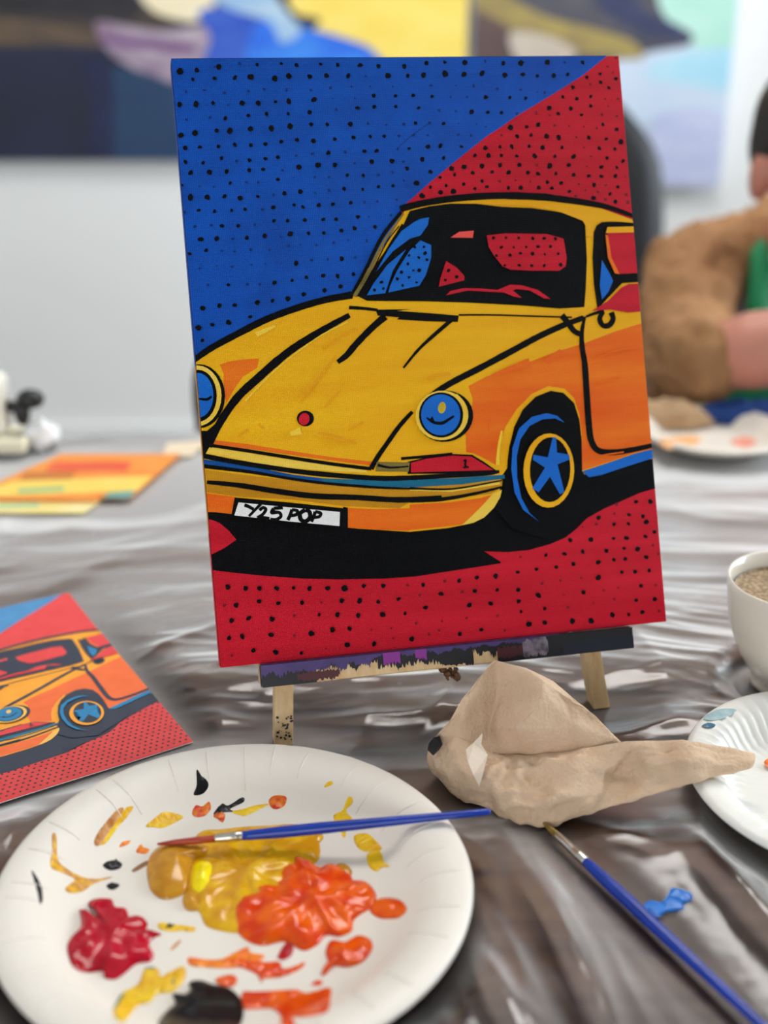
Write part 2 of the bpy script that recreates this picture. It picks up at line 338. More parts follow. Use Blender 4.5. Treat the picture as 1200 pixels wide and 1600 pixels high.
# black shapes
wind = Z('W', 85,518, 150,400, 230,285, 300,185, 330,120, 420,98, 520,85, 640,86, 760,100, 900,106, 1000,120, 1080,134, 1130,150, 1152,180, 1160,350, 1155,480, 1148,570, 1030,577, 850,562, 600,549, 400,543, 130,541)
bl = [wind, arch,
    Z(2, 1130,832, 1000,830, 960,832, 935,848, 922,880, 916,1000, 922,1120, 938,1235, 960,1218, 1010,1165, 1055,1118, 1150,1112),
    stroke(Z(2, 15,770, 130,742, 300,718, 500,708, 700,715), 9, 10), stroke(Z(2, 690,714, 880,740, 1000,765, 1130,812), 10, 5),
    stroke(Z(3, 40,308, 120,252, 250,182, 380,117, 520,65, 650,27, 780,3), 8, 10, 9.5),
    stroke(Z(1, 895,1180, 960,1060, 1040,900, 1130,785), 5, 5), stroke(Z(1, 945,1180, 1010,1080, 1080,960, 1150,850), 9, 12),
    stroke(Z(3, 768,98, 650,163, 520,243, 430,312, 340,392, 250,475, 180,570, 130,660, 108,715), 7, 9, 11.5),
    Z(3, 735,1095, 760,1095, 760,1000, 738,995), stroke(Z(3, 935,103, 870,160, 800,232, 755,285, 712,318), 11, 6, 9), Z(3, 890,72, 1060,70) + Z(2, 0,1248, 150,1258, 290,1270, 285,1300, 150,1297, 0,1288) + Z(3, 1000,108, 900,100),
    stroke(Z(3, 765,62, 830,66, 900,74), 5, 4), stroke(Z(2, 290,1267, 450,1267, 620,1272, 820,1278), 2.5, 2.2),
    stroke(Z(4, 815,110, 720,145, 600,200, 480,265, 330,345, 200,412, 120,462, 55,515), 7, 8, 9), stroke(Z(3, 1062,550, 1000,620, 950,690, 900,762, 868,818), 4.5, 8, 6.5),
    stroke(Z(4, 820,105, 806,180, 808,250, 820,330, 830,480, 840,620, 852,690, 885,733, 960,740, 1050,727, 1150,705), 4, 6.5, 9),
    stroke(Z(2, 772,1268, 800,1302, 830,1342, 862,1358), 9, 7), stroke(Z(2, 885,1275, 920,1262, 970,1246), 3, 5), stroke(Z(2, 965,1252, 950,1285, 965,1316, 995,1314, 1013,1285, 1003,1255), 7, 8),
    stroke(Z(3, 105,706, 300,735, 520,770, 700,797, 870,818), 4.5, 5), stroke(Z(3, 80,757, 200,780, 350,805, 540,832, 700,848, 900,862, 1050,860, 1200,852, 1400,842, 1470,830), 7, 4, 7),
    stroke(Z(3, 80,805, 300,832, 480,862, 650,885, 900,905, 1100,912), 6, 2, 4), stroke(Z(3, 100,880, 250,895, 420,922, 600,945, 800,952, 1000,963, 1200,955), 5, 8, 8), stroke(Z(4, 0,965, 150,960, 300,935, 432,903), 7, 3), stroke(Z(4, 0,908, 200,912, 432,872), 3, 2),
    Z(3, 230,952, 500,977, 742,1003, 738,1098, 480,1075, 212,1048),
    Z(4, -10,785, 80,764, 200,748, 292,752, 345,783, 405,825, 400,838, 200,840, -10,842), stroke(Z(4, -40,770, 100,758, 200,748), 4, 4),
    ell(3, 561,582, 40, 37), Z(3, 60,640, 100,640, 160,590, 150,640, 120,700, 92,750, 60,760),
    stroke(Z(3, 85,1030, 140,1032, 215,1040), 6, 6)]
lay('black_shapes', 'black', *bl)
lay('olive_streaks', 'olive', stroke(Z(1, 912,1180, 970,1080, 1045,930, 1100,850, 1140,792), 6, 2.5), Z(3, 895,785, 1050,788, 1045,832, 890,830), stroke(Z(4, 190,128, 100,198, 0,305), 4, 3))
lay('vent_line', 'black', stroke(Z(3, 1248,118, 1160,195, 1090,260, 1020,345), 6, 3), stroke(Z(3, 900,800, 960,812, 1045,806), 4, 2), stroke(Z(1, 925,1180, 990,1070, 1060,930, 1120,850), 2.0, 1.5))
lay('roof_strip', 'yellow', Z(2, 365,742, 500,737, 620,747, 760,766, 870,786, 1000,797, 1040,800, 1130,838, 1000,826, 940,832, 925,850, 915,900, 885,900, 884,850, 870,826, 820,806, 740,776, 560,752, 440,750))
# windshield
lay('window_blue', 'blue2', Z('W', 420,150, 415,185, 380,235, 330,250, 250,310, 172,405, 230,300, 290,215, 350,172, 380,157), Z('W', 380,258, 430,280, 430,340, 405,420, 375,470, 230,502, 238,470, 270,400, 330,305), Z('W', 312,300, 250,400, 215,505, 128,516, 160,460, 225,372),
    Z(2, 960,1010, 1000,1080, 1012,1108, 990,1160, 960,1195, 950,1130, 955,1060))
lay('window_red', 'red', Z('W', 690,235, 780,225, 880,227, 970,228, 1050,250, 1065,340, 1060,380, 1030,400, 900,400, 800,395, 765,380, 725,330, 700,290), Z('W', 500,355, 550,385, 585,425, 585,445, 465,475, 475,430),
    Z('W', 500,515, 520,495, 580,482, 660,483, 740,490, 800,465, 850,467, 930,490, 990,532, 960,530, 890,492, 830,486, 812,492, 855,527, 820,522, 770,502, 600,493, 540,506),
    Z(2, 985,880, 1130,880, 1145,1070, 1040,1075, 1000,1000), Z(2, 915,1247, 990,1200, 1050,1140, 1085,1122, 1160,1118, 1160,1250, 1080,1256, 1000,1242),
    Z(4, 5,790, 80,770, 200,756, 288,760, 338,790, 392,824, 200,829, 5,835), ell(3, 555,585, 25, 29, .3))
lay('rear_mirror', 'salmon', Z('W', 520,245, 560,218, 630,212, 625,246))
lay('side_window_trim', 'orange', Z(2, 976,890, 988,1000, 1020,1072, 1042,1076, 1005,1000, 988,895))
lay('side_window_edge', 'yellow', Z(2, 985,856, 1130,852, 1130,880, 978,884))
# lamps
lay('lamp_ring_black', 'black', ell(4, 163,572, 134, 120, -.15), ell(3, 62,478, 122, 150))
lay('lamp_ring_yellow', 'paleyellow', ell(4, 150,568, 124, 116, -.15), ell(3, 52,476, 116, 143))
lay('lamp_inner_black', 'black', ell(4, 146,566, 104, 106, -.1), ell(3, 58,476, 88, 122))
lay('lamp_blue', 'blue2', ell(4, 144,565, 92, 96), ell(3, 58,474, 72, 105))
lay('lamp_detail', 'black', stroke(Z(4, 78,578, 110,600, 150,604, 180,588, 207,570), 2, 2.5, 4.5), Z(4, 105,570, 115,595, 90,590), stroke(Z(3, 62,490, 100,493, 122,478), 2, 2, 4))
lay('lamp_glint', 'olivey', ell(4, 150,532, 18, 27, .2))
# wheel
lay('tyre_blue', 'blue2', Z(4, 725,603, 690,570, 640,557, 570,575, 510,630, 480,720, 474,820, 490,930, 530,1010, 605,1066, 560,1025, 522,955, 502,860, 500,760, 517,680, 560,617, 620,587, 680,582))
lay('wheel_rim', 'yellow', ell(4, 650,826, 119, 174, .03))
lay('wheel_black', 'black', ell(4, 656,822, 95, 152, .03))
lay('wheel_star', 'blue2', Z(4, 668,670, 684,672, 688,742, 745,752, 748,774, 690,797, 722,925, 702,938, 655,855, 602,928, 572,910, 632,812, 575,776, 578,752, 645,765))
# number plate
lay('number_plate', 'white', Z(3, 247,975, 480,998, 722,1020, 720,1086, 480,1064, 228,1036))
q = 4.6
lay('plate_lettering', 'black', stroke(Z(3, 275,987, 295,995, 318,1008), q, q), stroke(Z(3, 352,983, 325,1010, 296,1040), q, q-1), stroke(Z(3, 345,1012, 362,1000, 375,1008, 362,1030, 335,1048), q, q), stroke(Z(3, 335,1048, 362,1046, 392,1052), q, q), stroke(Z(3, 455,1000, 412,1003), q, q), stroke(Z(3, 412,1003, 402,1024, 436,1022, 446,1040, 425,1055, 396,1054), q, q),
    stroke(Z(3, 478,1058, 490,1032, 497,1008), q+.5, q), stroke(Z(3, 497,1010, 522,1014, 518,1032, 488,1038), q, q), stroke(Z(3, 560,1010, 535,1028, 540,1056, 562,1064, 582,1045, 578,1018, 560,1010), 6, 6), stroke(Z(3, 588,1066, 600,1040, 606,1018), q, q), stroke(Z(3, 606,1018, 632,1026, 625,1042, 598,1046), q, q),
    stroke(Z(4, 262,775, 258,795, 262,812), 3, 3), stroke(Z(4, 248,812, 275,810), 2.5, 2.5), stroke(Z(4, 250,782, 262,775), 2.5, 2.5))
# loose dry brush marks
lay('hood_streaks', 'amber', stroke(Z(3, 650,530, 690,485, 720,455), 1, 3, 4), stroke(Z(3, 240,670, 290,635), 2, 4), stroke(Z(3, 760,640, 830,600), 1, 4), stroke(Z(3, 700,290, 620,400, 540,500), 2, 3, 5), stroke(Z(3, 360,630, 340,610), 3, 1), stroke(Z(4, 80,400, 130,380, 190,375), 7, 4),
    stroke(Z(3, 640,260, 760,180, 800,165), 3, 6), stroke(Z(3, 620,650, 720,680, 800,700), 2, 3, 6))
lay('fender_streaks', 'deeporange', stroke(Z(4, 380,385, 470,350, 560,320), 4, 12), stroke(Z(4, 640,320, 670,295, 710,270), 8, 9), stroke(Z(4, 370,590, 365,640), 2, 3), stroke(Z(4, 880,300, 980,260, 1080,250), 3, 5), stroke(Z(4, 860,420, 980,390), 3, 4), stroke(Z(4, 1000,705, 1140,680), 2, 3), stroke(Z(4, 860,770, 900,755, 1000,740), 2, 2))
lay('yellow_edges', 'lightyellow', stroke(Z(3, 760,130, 640,190, 540,260, 450,330, 360,415, 280,500), 2, 2.5, 1.5), stroke(Z(3, 490,655, 540,640), 6, 10), stroke(Z(3, 330,190, 420,150), 8, 3), stroke(Z(4, 430,640, 415,720, 410,800), 3, 5), stroke(Z(4, 215,470, 255,520, 250,600), 3, 3))
def D(k, rows, minx=-1e9): return [(ORG[k][0] + rows[i]/3, ORG[k][1] + rows[i+1]/3, rows[i+2]/3) for i in range(0, len(rows), 3) if rows[i] >= minx]
dots_blue = D(1, [93,128,15,172,123,12,275,108,14,255,108,6,372,92,8,455,97,9,567,92,9,640,100,10,752,95,9,832,98,11,936,100,13,1022,104,11,1142,104,12,
153,166,9,255,161,10,350,158,12,424,155,15,537,163,15,603,151,13,701,153,13,779,150,13,880,150,12,963,152,6,1067,149,15,1159,149,11,
121,224,7,207,217,7,299,229,8,413,222,8,487,213,8,591,216,8,705,216,8,797,206,8,896,199,6,983,200,5,1087,200,6,
91,283,15,168,283,15,247,277,10,318,286,6,383,278,13,460,277,12,540,271,9,603,268,14,720,261,13,808,255,5,911,255,5,1000,242,11,1101,243,10,1185,242,10,
123,354,7,232,345,8,306,348,11,413,335,11,499,328,10,599,327,9,699,319,11,824,307,8,924,300,11,1002,294,10,1103,293,9,
97,429,14,163,418,15,266,406,10,327,407,14,421,398,14,520,395,15,609,385,14,707,376,10,782,377,9,891,376,13,972,373,8,1058,378,6,1140,376,8,1195,370,9,
117,486,12,186,483,10,273,480,9,350,472,11,426,474,11,494,468,10,566,457,10,640,450,10,717,455,12,816,446,9,905,437,10,983,434,9,1049,432,9,1118,430,8,1186,427,8,
118,553,10,201,556,9,288,535,10,358,547,8,418,545,10,494,537,10,552,531,10,636,523,7,713,514,8,788,509,11,866,506,8,956,502,11,1014,500,11,1112,492,7,1165,490,9,
143,603,13,231,601,13,311,597,12,417,590,11,482,587,10,572,591,8,650,577,14,738,567,14,818,567,11,910,559,8,990,551,12,1084,548,12,1139,550,7,
99,661,9,184,667,5,252,669,6,328,652,9,404,648,8,460,648,8,551,634,10,622,626,4,724,625,7,790,623,6,876,614,9,951,616,10,1022,613,8,1086,600,8,1155,583,10,
141,718,15,220,717,14,301,713,11,375,722,12,457,714,9,530,707,7,582,700,11,655,691,12,725,697,5,791,685,8,862,678,11,948,681,9,1022,668,9,1089,664,9,1140,640,7,1193,652,9,
115,788,8,180,779,9,255,784,9,335,780,9,398,775,9,478,776,8,530,765,10,627,753,9,668,763,9,743,755,11,808,750,11,892,743,9,956,740,8,1016,738,8,1108,729,8,
162,855,8,239,849,7,289,852,10,365,851,9,443,846,7,533,828,9,597,828,9,676,825,9,763,821,9,823,820,9,925,809,10,976,809,5,1080,802,7,
190,914,13,265,912,12,339,912,8,406,908,11,489,898,11,563,902,5,609,889,13,694,886,9,766,885,9,848,873,10,910,863,12,1006,856,11,
138,982,9,215,966,9,288,969,6,348,970,6,424,962,8,512,964,6,600,946,8,655,940,5,732,942,7,812,930,8,880,918,6,966,921,7,
186,1050,6,264,1040,4,335,1043,7,427,1033,6,491,1030,4,565,1028,4,636,1026,13,709,1013,8,785,1007,8,851,1005,12,913,999,8,
223,1128,8,319,1127,9,408,1125,8,467,1125,8,535,1117,11,617,1107,9,685,1092,9,763,1084,11,830,1087,11,905,1078,10,
199,1237,14,278,1225,12,350,1222,11,455,1210,13,526,1202,10,598,1192,13,672,1172,12,769,1153,12,844,1135,11,180,1328,16,245,1314,11,320,1303,14,422,1277,10,198,1387,9])
dots_blue += D(2, [137,88,11,123,146,14,222,85,9,225,140,16,316,87,13,312,142,13,411,80,8,397,138,13,497,90,11,503,146,13,579,90,13,587,143,11,702,85,13,784,87,8,868,87,11,655,150,9,732,148,11,798,142,10,158,194,8,275,194,5,357,197,8,468,210,8,577,214,7,655,226,5,690,228,8,164,246,9,250,249,6,326,248,6,413,250,11,527,252,9,602,254,9,100,300,9,195,311,8,274,314,7,347,317,12,423,320,10,487,322,10,560,326,8,151,370,8,217,373,9,287,372,5,370,376,5,415,388,5,142,428,7,285,425,7,345,428,7,143,481,12,202,477,12,300,481,9,117,542,12,217,534,10,155,598,12,92,652,13])
dots_red = D(2, [1022,65,8,983,107,7,950,140,9,1008,134,6,887,157,9,952,180,9,903,190,7,1023,163,9,990,205,10,822,204,10,775,248,9,840,257,9,906,246,9,972,257,6,1032,257,8,712,300,13,812,303,11,905,290,9,987,292,5,650,322,8,712,333,5,752,327,9,862,332,9,957,331,8,1027,338,8,530,392,14,605,388,9,660,378,12,735,383,8,802,385,6,873,388,5,933,393,7,963,377,9,1027,400,10,
487,427,7,560,432,11,626,426,9,698,431,13,755,438,14,838,437,7,897,438,11,978,445,9,1046,458,12,412,488,12,481,482,9,536,481,12,617,480,9,680,485,11,771,485,9,874,486,6,945,489,10,1018,492,10,364,522,10,427,521,12,487,523,9,558,524,9,643,524,13,738,526,9,825,526,12,905,527,5,982,534,9,1056,548,10,255,583,13,313,575,13,396,571,13,481,568,11,570,566,11,652,567,7,713,571,14,803,567,11,887,574,6,955,576,11,1027,578,9,
200,625,9,268,612,9,353,603,10,444,600,9,521,602,12,611,603,10,659,607,10,742,607,9,826,613,10,897,618,10,955,619,10,1020,619,10,1067,621,5,155,671,9,228,663,9,310,656,10,397,643,9,478,644,8,553,638,7,622,645,6,702,647,10,767,651,10,850,657,8,921,659,11,975,662,7,1033,669,9,116,711,14,202,695,11,263,690,14,363,677,9,420,668,9,520,673,10,578,673,11,662,673,10,723,675,9,806,690,9,880,685,6,938,694,7,995,702,9,1070,706,8,835,712,8,918,722,12,973,728,8,1020,738,10,1078,741,8])
dots_low = D(5, [167,411,12,250,418,12,314,417,12,396,418,13,474,416,9,549,418,12,635,417,13,714,418,15,802,407,11,895,405,12,1008,403,8,1080,402,10,1182,383,8,150,498,8,206,496,12,313,479,12,403,488,10,515,485,11,604,484,6,700,477,12,783,477,14,871,481,10,965,467,11,1065,450,7,1164,443,12,185,568,12,264,557,12,375,561,13,477,546,8,594,541,9,680,540,13,778,544,12,891,540,14,996,535,9,1092,507,13,
173,650,11,234,642,13,369,636,12,478,641,8,559,629,13,657,611,14,737,606,11,838,612,5,931,605,6,1048,581,7,1168,571,6,186,732,7,286,708,12,391,717,13,511,721,9,626,700,5,725,682,14,851,678,12,941,652,6,1027,655,12,1108,633,7,1155,614,6])
dots_low += D(6, [170,382,10,252,367,10,340,360,12,443,342,10,532,328,9,623,318,10,705,304,10,820,296,13,893,283,9,946,280,10,1045,271,11,1101,256,7,182,434,8,243,430,11,347,425,9,446,425,11,557,394,8,643,381,7,740,369,6,820,367,13,931,342,9,993,340,11,1058,335,10,217,495,13,316,489,13,448,479,11,540,451,14,660,449,5,751,437,11,846,426,7,914,414,6,1021,406,10,1089,402,7,
204,556,7,349,546,8,459,527,9,570,512,9,679,507,7,797,487,5,895,468,8,998,474,9,1085,467,10,173,631,11,273,611,10,382,615,7,497,586,13,570,578,11,700,571,13,787,570,13,887,542,13,963,541,9,1027,529,11,1105,523,8,456,270,7,575,262,9,661,256,11,748,245,10,858,242,11,941,231,10,1006,233,12,1076,216,8,690,192,12,787,189,12,892,184,9,952,182,12,1041,176,10,1084,154,9,822,86,11,810,118,8,894,118,10,962,116,10,1045,107,12,1030,80,10,964,73,10,895,68,7,906,24,8,998,12,10,1064,12,11,745,130,5])
def dot(x, y, r, n=9, flat=.85):
    a0 = random.uniform(0, 6.28); e = random.uniform(.75, 1.0)
    return [(x + math.cos(a0)*u - math.sin(a0)*v, y + math.sin(a0)*u + math.cos(a0)*v) for u, v in ((r*random.uniform(.75, 1.15)*math.cos(2*math.pi*i/n), r*e*random.uniform(.75, 1.15)*math.sin(2*math.pi*i/n)) for i in range(n))]
win_d = [720,248,778,247,838,248,903,250,957,250,1010,252,757,292,815,292,873,290,928,288,987,288,733,330,797,328,847,320,903,322,960,325,1023,322,773,376,840,376,898,378,957,377,1035,374,510,400,548,430,495,445, 395,290,350,290,400,320,325,330,370,340,408,350,320,370,290,408,345,400,372,400,325,432,270,440,360,456,295,470,195,455,205,485,163,492]
lay('dots_black', 'dotblack', *[dot(x, y, r*1.08) for x, y, r in dots_blue + dots_red + dots_low if r > 2.8], *[dot(530 + win_d[i]/3, 290 + win_d[i+1]/3, random.uniform(2.3, 3.4)) for i in range(0, len(win_d), 2)])
lay('dots_faint', 'dotfaint', *[dot(x, y, r*1.0) for x, y, r in dots_blue if r <= 2.8])
lay('dots_faint_red', 'dotred', *[dot(x, y, r*1.0) for x, y, r in dots_red + dots_low if r <= 2.8])
lay('scratch', 'dotfaint', stroke(Z(0, 618,235, 640,215, 672,192), .8, 1.0))

PAL = {'blue': ((0, 70, 164), (0, 84, 188)), 'red': ((186, 6, 32), (214, 22, 46)), 'yellow': ((238, 166, 4), (248, 190, 14)), 'orange': ((234, 92, 6), (246, 128, 20)), 'black': ((6, 6, 7), (14, 14, 16)), 'mustard': ((188, 124, 10), (214, 152, 20)),
       'paleyellow': ((240, 192, 50), (248, 214, 90)), 'lightyellow': ((246, 200, 40), (250, 212, 70)), 'navyblue': ((0, 62, 122), (4, 84, 160)), 'teal': ((6, 86, 120), (20, 110, 140)), 'blue2': ((6, 96, 192), (12, 110, 208)), 'olive': ((92, 84, 36), (150, 128, 60)), 'olivey': ((206, 176, 40), (190, 160, 30)), 'salmon': ((238, 74, 70), (246, 96, 84)),
       'white': ((236, 234, 230), (244, 242, 240)), 'amber': ((236, 160, 4), (242, 170, 10)), 'deeporange': ((236, 98, 6), (242, 112, 14)), 'dotblack': ((9, 9, 12), (16, 16, 20)), 'dotfaint': ((4, 40, 96), (4, 48, 112)), 'dotred': ((104, 14, 30), (120, 18, 34))}
def clip(poly):
    for ax, lim, sg in ((0, 0.0, 1), (0, 1.0, -1), (1, 0.0, 1), (1, 1.0, -1)):
        o = []; n = len(poly)
        for i in range(n):
            a, c = poly[i], poly[(i+1) % n]; da, dc = (a[ax]-lim)*sg, (c[ax]-lim)*sg
            if da >= 0: o.append(a)
            if (da >= 0) != (dc >= 0):
                t_ = da/(da-dc); o.append((a[0]+(c[0]-a[0])*t_, a[1]+(c[1]-a[1])*t_))
        poly = o
        if len(poly) < 3: return []
    return poly
def paint_layers(parent, place, step, n0, pref, matf, skip=(), cut=False):
    n = n0
    for name, key, polys in LAYERS:
        if name in skip: continue
        one = name.startswith('dots'); V = []; F = []; U = []
        for ip, p in enumerate(polys):
            uv = clip([to_uv(x, y) for x, y in p])
            if len(uv) < 3: continue
            clean = [uv[0]]
            for c in uv[1:]:
                if math.hypot(c[0]-clean[-1][0], c[1]-clean[-1][1]) > 2e-4: clean.append(c)
            if len(clean) < 3: continue
            ar = sum(clean[i][0]*clean[(i+1) % len(clean)][1] - clean[(i+1) % len(clean)][0]*clean[i][1] for i in range(len(clean)))
            if ar < 0: clean = clean[::-1]
            if cut:                            # slice the piece so that it can follow the bend of its sheet
                bm = bmesh.new(); bm.faces.new([bm.verts.new((s, t_, 0)) for s, t_ in clean])
                bmesh.ops.triangulate(bm, faces=bm.faces[:])
                for ax in (0, 1):
                    for k in range(1, 24):
                        co_ = [0, 0, 0]; no_ = [0, 0, 0]; co_[ax] = k/24; no_[ax] = 1
                        bmesh.ops.bisect_plane(bm, geom=bm.verts[:] + bm.edges[:] + bm.faces[:], plane_co=co_, plane_no=no_, dist=1e-6)
                bm.verts.index_update(); V = [place(v.co.x, v.co.y, n) for v in bm.verts]; U = [(v.co.x*CW, v.co.y*CH) for v in bm.verts]; F = [tuple(v.index for v in f_.verts) for f_ in bm.faces]; bm.free()
            else:
                k = len(V); nn_ = n + (0 if one else ip*.4e-6)
                V += [place(s, t_, nn_) for s, t_ in clean]; U += [(s*CW, t_*CH) for s, t_ in clean]; F.append(tuple(range(k, k + len(clean))))
            if not one: obj(pref + name, V, F, matf(key), parent, cut, U); V = []; F = []; U = []
        if V: obj(pref + name, V, F, matf(key), parent, False, U)['kind'] = 'stuff'
        n += step
def art_mat(key):
    a, c = PAL[key]
    return mat('acrylic_' + key, a, 0.5, c, (7, 55, 1) if key not in ('blue',) else (30, 30, 1), weave=True, spec=0.05 if 'black' in key else 0.14, lo=.3, hi=.72)
root = thing('canvas_painting', on_canvas(.5, 0), 'painted canvas of a yellow and orange car on red and blue dotted ground', 'painting')
TK = 0.016
f = MB(); corners = [(0, 0), (1, 0), (1, 1), (0, 1)]
f.hexa([on_canvas(s, t_, -TK) for s, t_ in corners] + [on_canvas(s, t_, -.0008) for s, t_ in corners])
f.build('stretched_canvas', mat('canvas_side', (214, 208, 200), .8, bump=.2, bscale=400), root)
obj('red_ground', [on_canvas(s, t_, 0) for s, t_ in corners] + [on_canvas(s, t_, -.0008) for s, t_ in corners], [(0, 1, 2, 3)] + [(i, i+4, (i+1) % 4 + 4, (i+1) % 4) for i in range(4)], art_mat('red'), root, False, [(s*CW, t_*CH) for s, t_ in corners] * 2)
# paint carried round the left and top sides of the canvas
e = .0003; tl = to_uv(302, 570)[1]
obj('side_paint', [on_canvas(0, tl, 0) - CU*e, on_canvas(0, 1, 0) - CU*e, on_canvas(0, 1, -TK) - CU*e, on_canvas(0, tl, -TK) - CU*e, on_canvas(0, 1, 0) + CV*e, on_canvas(.97, 1, 0) + CV*e, on_canvas(.97, 1, -TK) + CV*e, on_canvas(0, 1, -TK) + CV*e], [(0, 1, 2, 3), (4, 5, 6, 7)], art_mat('blue'), root)
obj('side_paint', [on_canvas(0, 0, 0) - CU*e, on_canvas(0, .22, 0) - CU*e, on_canvas(0, .22, -TK) - CU*e, on_canvas(0, 0, -TK) - CU*e], [(0, 1, 2, 3)], art_mat('red'), root)
obj('side_paint', [on_canvas(0, .22, 0) - CU*e, on_canvas(0, tl, 0) - CU*e, on_canvas(0, tl, -TK) - CU*e, on_canvas(0, .22, -TK) - CU*e], [(0, 1, 2, 3)], art_mat('mustard'), root)
paint_layers(root, lambda s, t_, n: on_canvas(s, t_, n), .00004, .00005, '', art_mat)

# ------------------------------------------------------------------ easel
M_pine = mat('pine_wood', (222, 192, 146), .55, (200, 162, 112), (160, 160, 9), bump=.1, bscale=150, detail=6)
ez = thing('table_easel', Vector((CO.x, CO.y, T)), 'small pale wood table easel with paint-smeared ledge', 'easel')
def cv(u, v, n): return CO + CU*u + CV*v + CN*n
def ground_v(n, h=.0015): return (T + h - (CO.z + CN.z*n)) / CV.z
nb, nf = -TK - .0125, -TK - .0015
def leg(u0, u1, vtop, wd):
    c = []
    for n in (nb, nf):
        g = ground_v(n); c.append((n, g))
    b = MB(); (n0, g0), (n1, g1) = c
    b.hexa([cv(u0 - wd, g0, n0), cv(u0 + wd, g0, n0), cv(u0 + wd, g1, n1), cv(u0 - wd, g1, n1), cv(u1 - wd, vtop, n0), cv(u1 + wd, vtop, n0), cv(u1 + wd, vtop, n1), cv(u1 - wd, vtop, n1)])
    return b.build('leg', M_pine, ez, bevel=.0006)
leg(-.1050, -.079, .24, .0056); leg(.0990, .073, .24, .0056)
MB().hexa([cv(-.085, .232, nb - .001), cv(.08, .232, nb - .001), cv(.08, .232, nb - .011), cv(-.085, .232, nb - .011), cv(-.085, .25, nb - .001), cv(.08, .25, nb - .001), cv(.08, .25, nb - .011), cv(-.085, .25, nb - .011)]).build('top_rail', M_pine, ez, bevel=.0006)
tp = cv(-.002, .236, nb - .012); ft = tp + CB * .20; ft.z = T + .0015
a = CU * .006; d_ = CB * .008
MB().hexa([ft - a, ft + a, ft + a + d_, ft - a + d_, tp - a, tp + a, tp + a + d_, tp - a + d_]).build('rear_leg', M_pine, ez)
lu0, lu1, lv0, lv1, ln0, ln1 = -.1170, .1140, -.0135, -.0006, -TK - .0010, .0065
led = MB().hexa([cv(lu0, lv0, ln1), cv(lu1, lv0, ln1), cv(lu1, lv0, ln0), cv(lu0, lv0, ln0), cv(lu0, lv1, ln1), cv(lu1, lv1, ln1), cv(lu1, lv1, ln0), cv(lu0, lv1, ln0)]).build('ledge', M_pine, ez, bevel=.0008)
# paint smeared over the ledge: black front with purple along the lip, bare wood showing through
def ledge_patch(name, pts, m, off, top=False):
    if top: v = [cv(lu0 + s*(lu1-lu0), lv1 + off, ln1 - q_*(ln1 - 0.0005)) for s, q_ in pts]
    else: v = [cv(lu0 + s*(lu1-lu0), lv0 + q_*(lv1-lv0), ln1 + off) for s, q_ in pts]
    return obj(name, v, [tuple(range(len(v)))], m, led)
def ragged(s0, s1, q0, q1, amp, n=40, both=False):
    n = int(max(24, (s1-s0)*420)); z0 = random.uniform(0, 90)
    jit = lambda i, w_: amp * (1.3*noise.noise((i/n*(s1-s0)*38 + z0, w_, 1)) + random.uniform(-.45, .45))
    top = [(s0 + (s1-s0)*i/n, q1 + (jit(i, 5) if both else 0)) for i in range(n+1)]
    bot = [(s0 + (s1-s0)*i/n, q0 + jit(i, 0)) for i in range(n+1)]
    lim = lambda L_: [(s, min(1, max(0, q_))) for s, q_ in L_]
    return lim(bot) + lim(top)[::-1]
K_ = mat('ledge_black', (14, 13, 18), .45); PU = mat('ledge_purple', (74, 52, 112), .5, (52, 36, 84), (60, 60, 60)); MG = mat('ledge_magenta', (132, 40, 136), .5); DR = mat('ledge_dark_red', (74, 22, 26), .5); GY = mat('ledge_grey', (132, 118, 130), .55, (60, 52, 60), (200, 200, 200)); NV = mat('ledge_navy', (14, 18, 36), .45)
ledge_patch('smear_black', ragged(0, .14, 0, 1, .0), K_, .0002); ledge_patch('smear_black', ragged(.14, .30, .62, 1, .28), K_, .0002); ledge_patch('smear_black', ragged(.30, .47, .34, 1, .34), K_, .0002); ledge_patch('smear_black', ragged(.47, .555, .1, 1, .15), K_, .0002); ledge_patch('smear_black', ragged(.555, .62, .5, 1, .25), K_, .0002); ledge_patch('smear_black', ragged(.62, 1.0, 0, 1, .0), K_, .0002)
ledge_patch('smear_purple', ragged(0, .28, .55, 1, .25), PU, .0004); ledge_patch('smear_purple', ragged(.28, .5, .8, 1, .15), PU, .0004); ledge_patch('smear_purple', ragged(.5, .74, .84, 1, .12), PU, .0004)
ledge_patch('smear_magenta', ragged(.315, .36, .45, 1, .2, 10), MG, .0006); ledge_patch('smear_magenta', ragged(.40, .43, .55, 1, .15, 10), MG, .0006)
ledge_patch('smear_red', ragged(.09, .20, .12, .5, .16, 20, True), DR, .0005); ledge_patch('smear_red', ragged(.62, .70, .2, .7, .16, 14, True), DR, .0005)
ledge_patch('smear_grey', ragged(.69, .76, .15, .95, .2, 12, True), GY, .0007); ledge_patch('smear_navy', ragged(.8, 1.0, 0, .62, .12, 20), NV, .0005)
ledge_patch('smear_purple', [(0, 0), (.80, 0), (.80, 1), (0, 1)], PU, .0003, True); ledge_patch('smear_black', [(.80, 0), (1, 0), (1, 1), (.80, 1)], K_, .0003, True); ledge_patch('smear_grey', ragged(.82, .98, .2, .7, .2, 14, True), GY, .0005, True)
obj('smear_black', [cv(lu0 - .0003, lv0, ln1), cv(lu0 - .0003, lv1, ln1), cv(lu0 - .0003, lv1, 0), cv(lu0 - .0003, lv0, 0)], [(0, 1, 2, 3)], K_, led)
